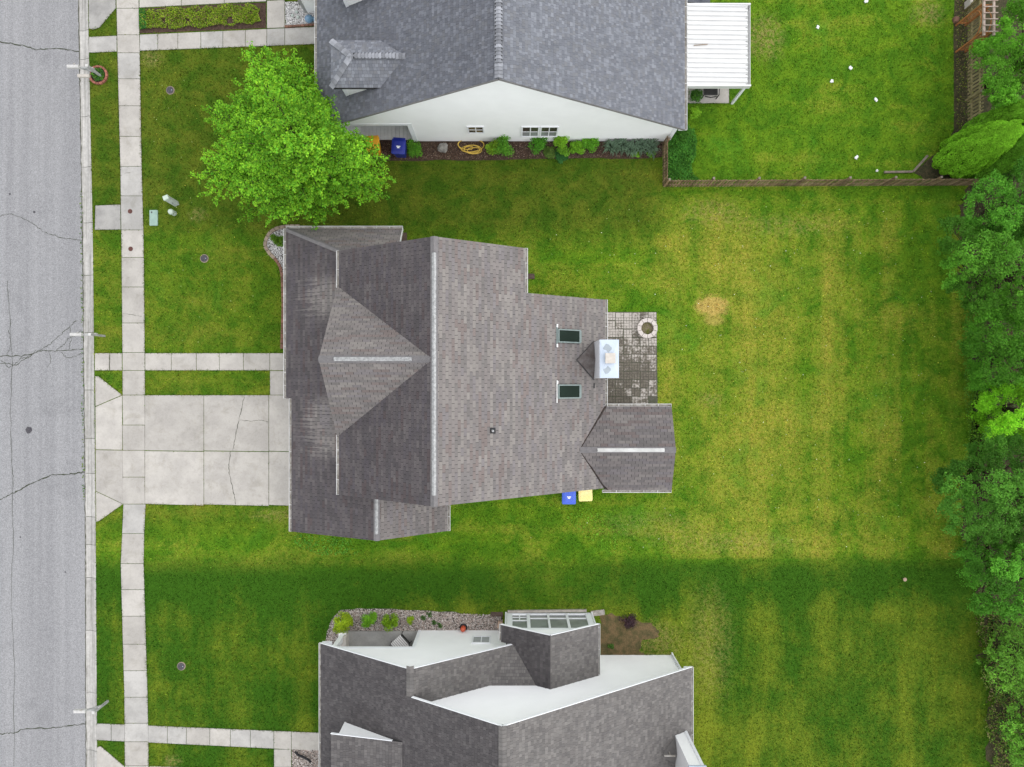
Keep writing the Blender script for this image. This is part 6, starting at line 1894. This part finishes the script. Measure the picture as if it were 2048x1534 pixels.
# arborvitae: dense upright cones
def arborvitae(base, h, rad, label, seed, colr):
    r = np.random.default_rng(seed); b = np.array([base[0], base[1], 0.])
    T = empty("arborvitae", tuple(b), label, "evergreen", "arborvitae at the fence corner")
    n = int(42000*h/5)
    t = r.random(n)**.9; a = r.random(n)*6.283
    prof = lambda t: (1-t)**.82*(t+.10)**.40*1.88
    # overlapping sprays: leaves bulge outwards around spray centres
    L = 190; la = r.random(L)*6.283; lt = r.random(L)**.9
    dm = np.full(n, 9.); wi = np.zeros(n, int)
    for i in range(L):
        da = np.abs((a-la[i]+math.pi) % (2*math.pi)-math.pi)*rad*prof(np.array(lt[i])); dt = (t-lt[i])*h*.55
        q = np.sqrt(da*da+dt*dt); k = q < dm; dm[k] = q[k]; wi[k] = i
    rr = rad*prof(t)*.84+.30*np.clip(1-(dm/.27)**2, -.9, 1)*(1-t*.6)+r.normal(size=n)*.012
    rr = np.maximum(rr, .02)
    c = np.stack([b[0]+rr*np.cos(a), b[1]+rr*np.sin(a), .12+t*(h-.12)], 1)
    out = np.stack([np.cos(a), np.sin(a), np.full(n,.30)+.4*t], 1)
    nrm = out+r.normal(size=(n,3))*.45
    V = leaf_quads(c, nrm, .080*r.uniform(.6,1.3,n), .6, r)
    f = r.uniform(.85,1.15,L)[wi]*r.uniform(.75,1.25,n)
    col = np.array(colr)[None]*1.9*f[:,None]
    link_obj("foliage", np_mesh("foliage", V, 4, M['leaf'], np.clip(col,.003,.9), b), T)
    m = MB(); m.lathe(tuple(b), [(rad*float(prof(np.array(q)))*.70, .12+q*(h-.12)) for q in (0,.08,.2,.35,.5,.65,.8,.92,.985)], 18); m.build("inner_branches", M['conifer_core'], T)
    m = MB(); m.tube([(b[0],b[1],-.1),(b[0],b[1],.5)], [.12,.09], 8); m.build("trunk", M['bark'], T)
arborvitae(W(1898,324), 5.3, 1.08, "broad bright arborvitae nearest the camera at the fence corner", 90, (.105,.240,.014))
arborvitae(W(1945,285), 5.3, 1.0, "arborvitae behind and above the broad bright one", 91, (.088,.205,.014))
arborvitae(W(1945,335), 5.0, .85, "slimmer arborvitae just right of the broad bright one", 92, (.080,.195,.016))

# shrubs and small plants
def shrub(px, py, rad, h, colr, label, seed, leaf=.07, n=650, group="shrubs in the beds", name="shrub", cat="shrub", lumps=9, tint=(.25,.1,0), aspect=.6):
    r = np.random.default_rng(seed); b = W(px, py)
    T = empty(name, b, label, cat, group)
    colr = tuple(c*1.35 for c in colr)
    n = int(n*2.4); leaf *= 1.1; k = lumps+5; C = np.stack([b.x+np.clip(r.normal(size=k),-1.5,1.5)*rad*.42, b.y+np.clip(r.normal(size=k),-1.5,1.5)*rad*.42, h*r.uniform(.45,.85,k)], 1)
    V, col = clumps_to_leaves(C, np.full(k, rad*.52)*r.uniform(.7,1.15,k), r.uniform(.8,1.25,k), n//k, leaf, colr, r, flat=min(1.2,h/rad*.55), tint=tint, aspect=aspect)
    V[:,2] = np.maximum(V[:,2], .02)
    link_obj("foliage", np_mesh("foliage", V, 4, M['leaf'], col, np.array(b)), T)
    m = MB()
    for i in range(min(k,6)): m.tube([b, Vector(C[i])*.5+b*.5+Vector((0,0,.05)), Vector(C[i])], [.02,.012,.005], 4, cap=False)
    m.build("stems", M['bark'], T)
    return T
shrub(690,1240,.52,.6,(.215,.300,.016),"largest yellow-green shrub in the southern gravel bed",101,.075,1300)
shrub(741,1236,.38,.5,(.120,.270,.020),"second shrub of the southern gravel bed, mid green",102,.07,800)
shrub(784,1240,.42,.5,(.150,.260,.016),"third shrub of the southern gravel bed, yellow tipped",103,.07,900)
shrub(821,1239,.22,.35,(.200,.300,.020),"smallest yellow-green shrub in the southern gravel bed",104,.06,350)
for i, (px, py) in enumerate(((846,1234),(868,1244),(880,1250),(858,1228))):
    shrub(px,py,.16,.08,(.055,.120,.03),"low green weed in the southern gravel bed, number from the shrubs %s" % ("first","second","third","fourth")[i],110+i,.05,90,"weeds in the southern gravel","weed","weed",4)
shrub(1255,1238,.42,.35,(.050,.030,.035),"dark purple shrub above the bare dirt patch",105,.07,420)
shrub(1222,1292,.18,.12,(.05,.11,.02),"small green tuft on the bare dirt patch",106,.06,140)
shrub(558,482,.34,.45,(.075,.150,.014),"round green shrub in the middle house's white gravel",107,.06,700)
shrub(560,1008+18,.01,.02,(.05,.1,.02),"tiny",108,.01,9) if False else None
NB = [(828,301,.34,.45,(.085,.220,.022),"round green shrub right of the dark blue bin"),
      (985,300,.30,.8,(.130,.230,.020),"spindly yellow-green plant right of the coiled hose"),
      (1009,296,.46,.9,(.075,.200,.020),"tall green shrub below the small window"),
      (1077,294,.42,.6,(.060,.190,.018),"rounded green shrub left of the double window"),
      (1121,287,.34,.8,(.140,.290,.020),"bright tall shrub right of the double window"),
      (1130,300,.30,.4,(.100,.220,.02),"low bright plant under the tall bright shrub"),
      (1153,296,.30,.45,(.120,.270,.020),"small bright green shrub, middle of the mulch bed"),
      (1180,292,.36,.55,(.095,.250,.020),"bright shrub left of the silvery leafy plants"),
      (1098,306,.25,.2,(.070,.120,.025),"low olive plant between two shrubs in mulch"),
      (1122,314,.30,.15,(.035,.115,.030),"flat dark green patch at the mulch bed's lawn edge")]
for i, (px,py,rd,h,cl,lab) in enumerate(NB): shrub(px,py,rd*1.22,h,cl,lab,120+i,.075,750)
# strap-leaved silvery clump plants
def strap_plant(px, py, rad, n, colr, label, seed, group):
    r = np.random.default_rng(seed); b = W(px, py); T = empty("strap_leaf_plant", b, label, "plant", group)
    V = []; cols = []
    for i in range(n):
        a = r.random()*6.283; L = rad*r.uniform(.6,1.2); w = .022
        o = np.array([b.x+r.normal()*.08, b.y+r.normal()*.08, .02]); d = np.array([math.cos(a), math.sin(a), 0]); s = np.array([-d[1], d[0], 0])*w
        hs = [0,.30,.38,.22]; xs = [0,.35,.7,1.0]; ws = [1,1,.8,.05]
        for k in range(3):
            p0 = o+d*L*xs[k]+[0,0,hs[k]*1.2]; p1 = o+d*L*xs[k+1]+[0,0,hs[k+1]*1.2]
            V += [p0-s*ws[k], p0+s*ws[k], p1+s*ws[k+1], p1-s*ws[k+1]]
            cols.append(np.array(colr)*r.uniform(.7,1.35))
    link_obj("leaves", np_mesh("leaves", np.array(V), 4, M['leaf'], np.array(cols), np.array(b)), T)
for i, (px, py) in enumerate(((1222,297),(1243,294),(1262,300),(1280,295),(1300,297))):
    strap_plant(px, py, .48, 75, (.125,.190,.125), "silvery strap-leaved clump in the mulch, %s from the left" % ("first","second","third","fourth","fifth")[i], 140+i, "silvery strap-leaved plants by the fence")
shrub(1270,309,.22,.2,(.13,.27,.02),"bright low plant under the silvery clumps, left one",150,.06,250); shrub(1302,310,.25,.2,(.11,.24,.02),"bright low plant under the silvery clumps, right one",151,.06,250)
# ivy-like ground cover inside the fence corner
def cover(name, label, outline, n, leaf, cols, zr, seed, hole=0.0):
    r = np.random.default_rng(seed); P = np.array(pxpoly(outline)); c2 = sample_poly(P, n, r)
    lump = .5+.5*np.sin(c2[:,0]*5.1+1)*np.sin(c2[:,1]*4.3)
    if hole:
        w = sum(np.sin(c2[:,0]*f1+p1)*np.sin(c2[:,1]*f2+p2) for f1,f2,p1,p2 in ((2.3,5.1,.4,1.),(5.7,3.3,2.,.2),(9.1,8.2,1.,3.)))/1.7+r.normal(size=n)*.18
        k_ = w > -hole; c2, lump = c2[k_], lump[k_]; n = len(c2)
    c = np.concatenate([c2, (zr[0]+(zr[1]-zr[0])*(r.random(n)*.6+lump*.4))[:,None]], 1)
    nrm = r.normal(size=(n,3))*.5+np.array([0,0,1.0])
    V = leaf_quads(c, nrm, leaf*r.uniform(.6,1.3,n), .7, r)
    col = 1.3*np.array(cols)[r.integers(0,len(cols),n)]*r.uniform(.7,1.3,(n,1))*(.85+.3*lump[:,None])
    me = np_mesh(name, V, 4, M['leaf'], col, V.mean(0)); o = link_obj(name, me, None, V.mean(0)); tag(o, label, "ground cover", kind='stuff'); return o
cover("ground_cover", "dense green ground cover inside the fence corner", [(1333,282),(1340,262),(1360,255),(1385,262),(1392,285),(1390,310),(1380,335),(1385,352),(1400,362),(1333,364)], 5200, .085, [(.045,.150,.020),(.065,.190,.024),(.035,.120,.018)], (.05,.38), 160)
shrub(1366,272,.42,.7,(.040,.120,.016),"dark green shrub at the northern house's rear corner",152,.07,700)
shrub(1384,232,.30,.8,(.150,.300,.020),"bright yellow-green shrub under the northern house's rear gutter",153,.07,450)
shrub(1388,196,.38,.7,(.045,.120,.018),"dark leafy shrub beside the patio slab",154,.08,420)
cover("ground_cover", "yellow-green ground cover filling the strip bed", [(282,60),(283,24),(300,20),(320,22),(340,16),(370,19),(400,12),(430,16),(452,9),(480,13),(500,10),(522,16),(518,30),(524,44),(505,50),(480,47),(465,54),(440,50),(400,58),(380,53),(350,60),(320,56)], 9000, .07, [(.165,.240,.018),(.130,.215,.016),(.085,.150,.016),(.20,.27,.02),(.16,.13,.05)], (.02,.20), 161, hole=.70)
cover("ground_cover", "dark green weeds at the strip bed's left end", [(281,60),(281,20),(295,20),(296,58)], 700, .08, [(.030,.110,.022),(.045,.14,.02)], (.03,.2), 162)
cover("ground_cover", "green leaves inside the mailbox's brick ring", [(188,140),(205,138),(212,150),(208,162),(194,164),(186,152)], 420, .08, [(.03,.10,.02),(.09,.2,.02),(.04,.12,.03)], (.05,.22), 163)
cover("ground_cover", "sparse weeds in the back border bed", [(1910,-20),(1945,-20),(1945,260),(1912,262)], 900, .07, [(.10,.17,.02),(.16,.19,.03),(.2,.17,.08)], (.01,.10), 164)
cover("ground_cover", "low weeds along the back trees' feet", [(1930,600),(1972,620),(1975,880),(1935,890),(1925,780),(1925,680)], 2600, .09, [(.06,.15,.02),(.10,.2,.02)], (.02,.25), 165)
cover("ground_cover", "light weeds and leaf litter in the lower right corner", [(1955,1215),(2010,1225),(2048,1300),(2060,1560),(1972,1560),(1985,1500),(1962,1450),(1980,1400),(1955,1350),(1975,1300),(1948,1262)], 5200, .09, [(.11,.19,.03),(.16,.22,.04),(.07,.14,.02),(.22,.18,.09)], (.01,.35), 166, hole=.75)
cover("ground_cover", "dark leafy undergrowth between the back trees", [(1945,380),(2150,380),(2150,1560),(2000,1560),(1965,1230),(1925,1000),(1962,850),(1940,620),(1915,520)], 9000, .12, [(.045,.11,.02),(.07,.16,.025),(.03,.08,.02)], (.05,.7), 172, hole=.35)
cover("leaf_litter", "brown fallen leaves under the back trees", [(1935,370),(2100,370),(2100,1560),(1990,1560),(1950,1230),(1915,1000),(1955,850),(1930,600),(1905,520)], 7000, .09, [(.10,.06,.035),(.16,.11,.06),(.06,.045,.03)], (.01,.05), 167)
cover("mulch_chips", "loose brown bark chips on the northern mulch bed", [(760,286),(1324,284),(1324,313),(1000,317),(765,319)], 5200, .06, [(.095,.055,.040),(.14,.09,.062),(.06,.038,.028),(.22,.165,.13)], (.01,.04), 168)
cover("clover_patch", "paler green clover beside the middle house", [(1130,1030),(1180,1010),(1240,1060),(1230,1110),(1180,1085)], 260, .10, [(.12,.26,.02)], (.03,.08), 169)
cover("clover_patch", "bright weeds along the garage's south side", [(585,1066),(700,1078),(720,1110),(640,1110),(590,1090)], 500, .08, [(.06,.20,.02),(.10,.24,.03)], (.03,.08), 170)
cover("weeds", "tiny weeds in the joint between street and kerb", [(159,380),(163,380),(168,1000),(164,1000)], 160, .09, [(.05,.11,.02),(.10,.14,.03)], (-.08,.0), 171)

# grass blades over every lawn
def grass_blades(n, seed):
    r = np.random.default_rng(seed)
    q = np.stack([r.uniform(-22.4, 28, n), r.uniform(-21.5, 21.5, n)], 1)
    ok = np.ones(n, bool)
    left = np.interp(q[:,1], [p[1] for p in lawn_poly[:len(ys)]][::-1], [p[0] for p in lawn_poly[:len(ys)]][::-1])
    ok &= q[:,0] > left+.05
    for P in BLOCK:
        lo, hi = P.min(0), P.max(0)
        near = ok & (q[:,0] >= lo[0]) & (q[:,0] <= hi[0]) & (q[:,1] >= lo[1]) & (q[:,1] <= hi[1])
        i = np.where(near)[0]
        if len(i): ok[i[inside(P, q[i])]] = False
    q = q[ok]; k = len(q)
    a = r.random(k)*6.283; h = r.uniform(.035,.085,k); w = r.uniform(.012,.030,k); lean = r.uniform(.2,1.2,k)*h
    s = np.stack([-np.sin(a), np.cos(a)], 1)*w[:,None]; d = np.stack([np.cos(a), np.sin(a)], 1)*lean[:,None]
    z0 = np.full((k,1), .0)
    V = np.stack([np.concatenate([q-s, z0],1), np.concatenate([q+s, z0],1), np.concatenate([q+d, h[:,None]],1)], 1).reshape(-1,3)
    f = np.exp(r.normal(size=k)*.38)*1.05; cc = np.stack([f*r.uniform(.85,1.2,k), f, f*r.uniform(.7,1.2,k)], 1)
    me = np_mesh("grass_blades", V, 3, M['blades'], cc)
    o = link_obj("grass_blades", me); tag(o, "short grass blades of the lawns and verges", "grass", kind='stuff')
grass_blades(420000, 200)
# ragged grass overhanging the slab edges
def edge_grass(seed):
    r = np.random.default_rng(seed); pts = []; inn = []
    for P in SLABS:
        c = P.mean(0); n = len(P)
        for i in range(n):
            a, b = P[i], P[(i+1)%n]; L = np.linalg.norm(b-a); k = int(L/.011)
            if k < 2: continue
            t = r.random(k); e = a+(b-a)*t[:,None]; nr = np.array([b[1]-a[1], a[0]-b[0]])/L
            if nr@(e.mean(0)-c) < 0: nr = -nr
            # patchy: some stretches are trimmed, some creep over the concrete
            w = .5+.5*np.sin(e[:,0]*3.1+e[:,1]*2.3+i)*np.sin(e[:,1]*1.3+e[:,0]*.7); keep = r.random(k) < .25+.75*w
            e, w = e[keep], w[keep]
            pts.append(e+nr*r.uniform(-.012,.05,(len(e),1))); inn.append(np.concatenate([np.tile(-nr,(len(e),1)), w[:,None]],1))
    q = np.concatenate(pts); I = np.concatenate(inn)
    probe = q-I[:,:2]*.07; ok = (q[:,0] > -22) & (np.abs(q[:,1]) < 22)
    lx = np.interp(q[:,1], [p[1] for p in lawn_poly[:len(ys)]][::-1], [p[0] for p in lawn_poly[:len(ys)]][::-1])
    ok &= probe[:,0] > lx+.02
    for P in BLOCK:
        ok[ok] &= ~inside(P, probe[ok])
    q, I = q[ok], I[ok]; k = len(q)
    d = I[:,:2]*r.uniform(-.02,.075,(k,1))*(.5+I[:,2:])+r.normal(size=(k,2))*.02; h = r.uniform(.05,.085,k); w = r.uniform(.010,.024,k)
    a = r.random(k)*6.283; s_ = np.stack([np.cos(a), np.sin(a)],1)*w[:,None]; z0 = np.zeros((k,1))
    V = np.stack([np.concatenate([q-s_,z0],1), np.concatenate([q+s_,z0],1), np.concatenate([q+d,h[:,None]],1)],1).reshape(-1,3)
    f = np.exp(r.normal(size=k)*.3); dry = (r.random(k) < .35)[:,None]
    cc = np.where(dry, np.stack([f*1.7,f*1.05,f*1.6],1), np.stack([f,f,f],1))
    o = link_obj("edge_grass", np_mesh("edge_grass", V, 3, M['blades'], cc)); tag(o, "ragged grass creeping over the concrete edges", "grass", kind='stuff')
edge_grass(201)
# dandelions and clover flecks sprinkled through the turf
cover("weeds", "tiny yellow and pale flecks sprinkled through the back lawn", [(1080,420),(1880,400),(1880,1100),(900,1110),(1360,1000),(1360,600),(1080,560)], 420, .055, [(.45,.42,.06),(.40,.45,.20),(.6,.6,.5)], (.05,.09), 173)
cover("weeds", "tiny pale flecks sprinkled through the front lawns", [(300,120),(400,120),(400,440),(550,480),(550,690),(300,690)], 90, .05, [(.45,.42,.06),(.40,.45,.20)], (.05,.09), 174)
cover("clover_patch", "lush clover patches in the back lawn", [(1700,600),(1850,560),(1860,1060),(1500,1080),(1360,1060),(1380,840),(1600,800)], 5200, .05, [(.05,.20,.02),(.07,.24,.025)], (.04,.08), 175, hole=-.55)
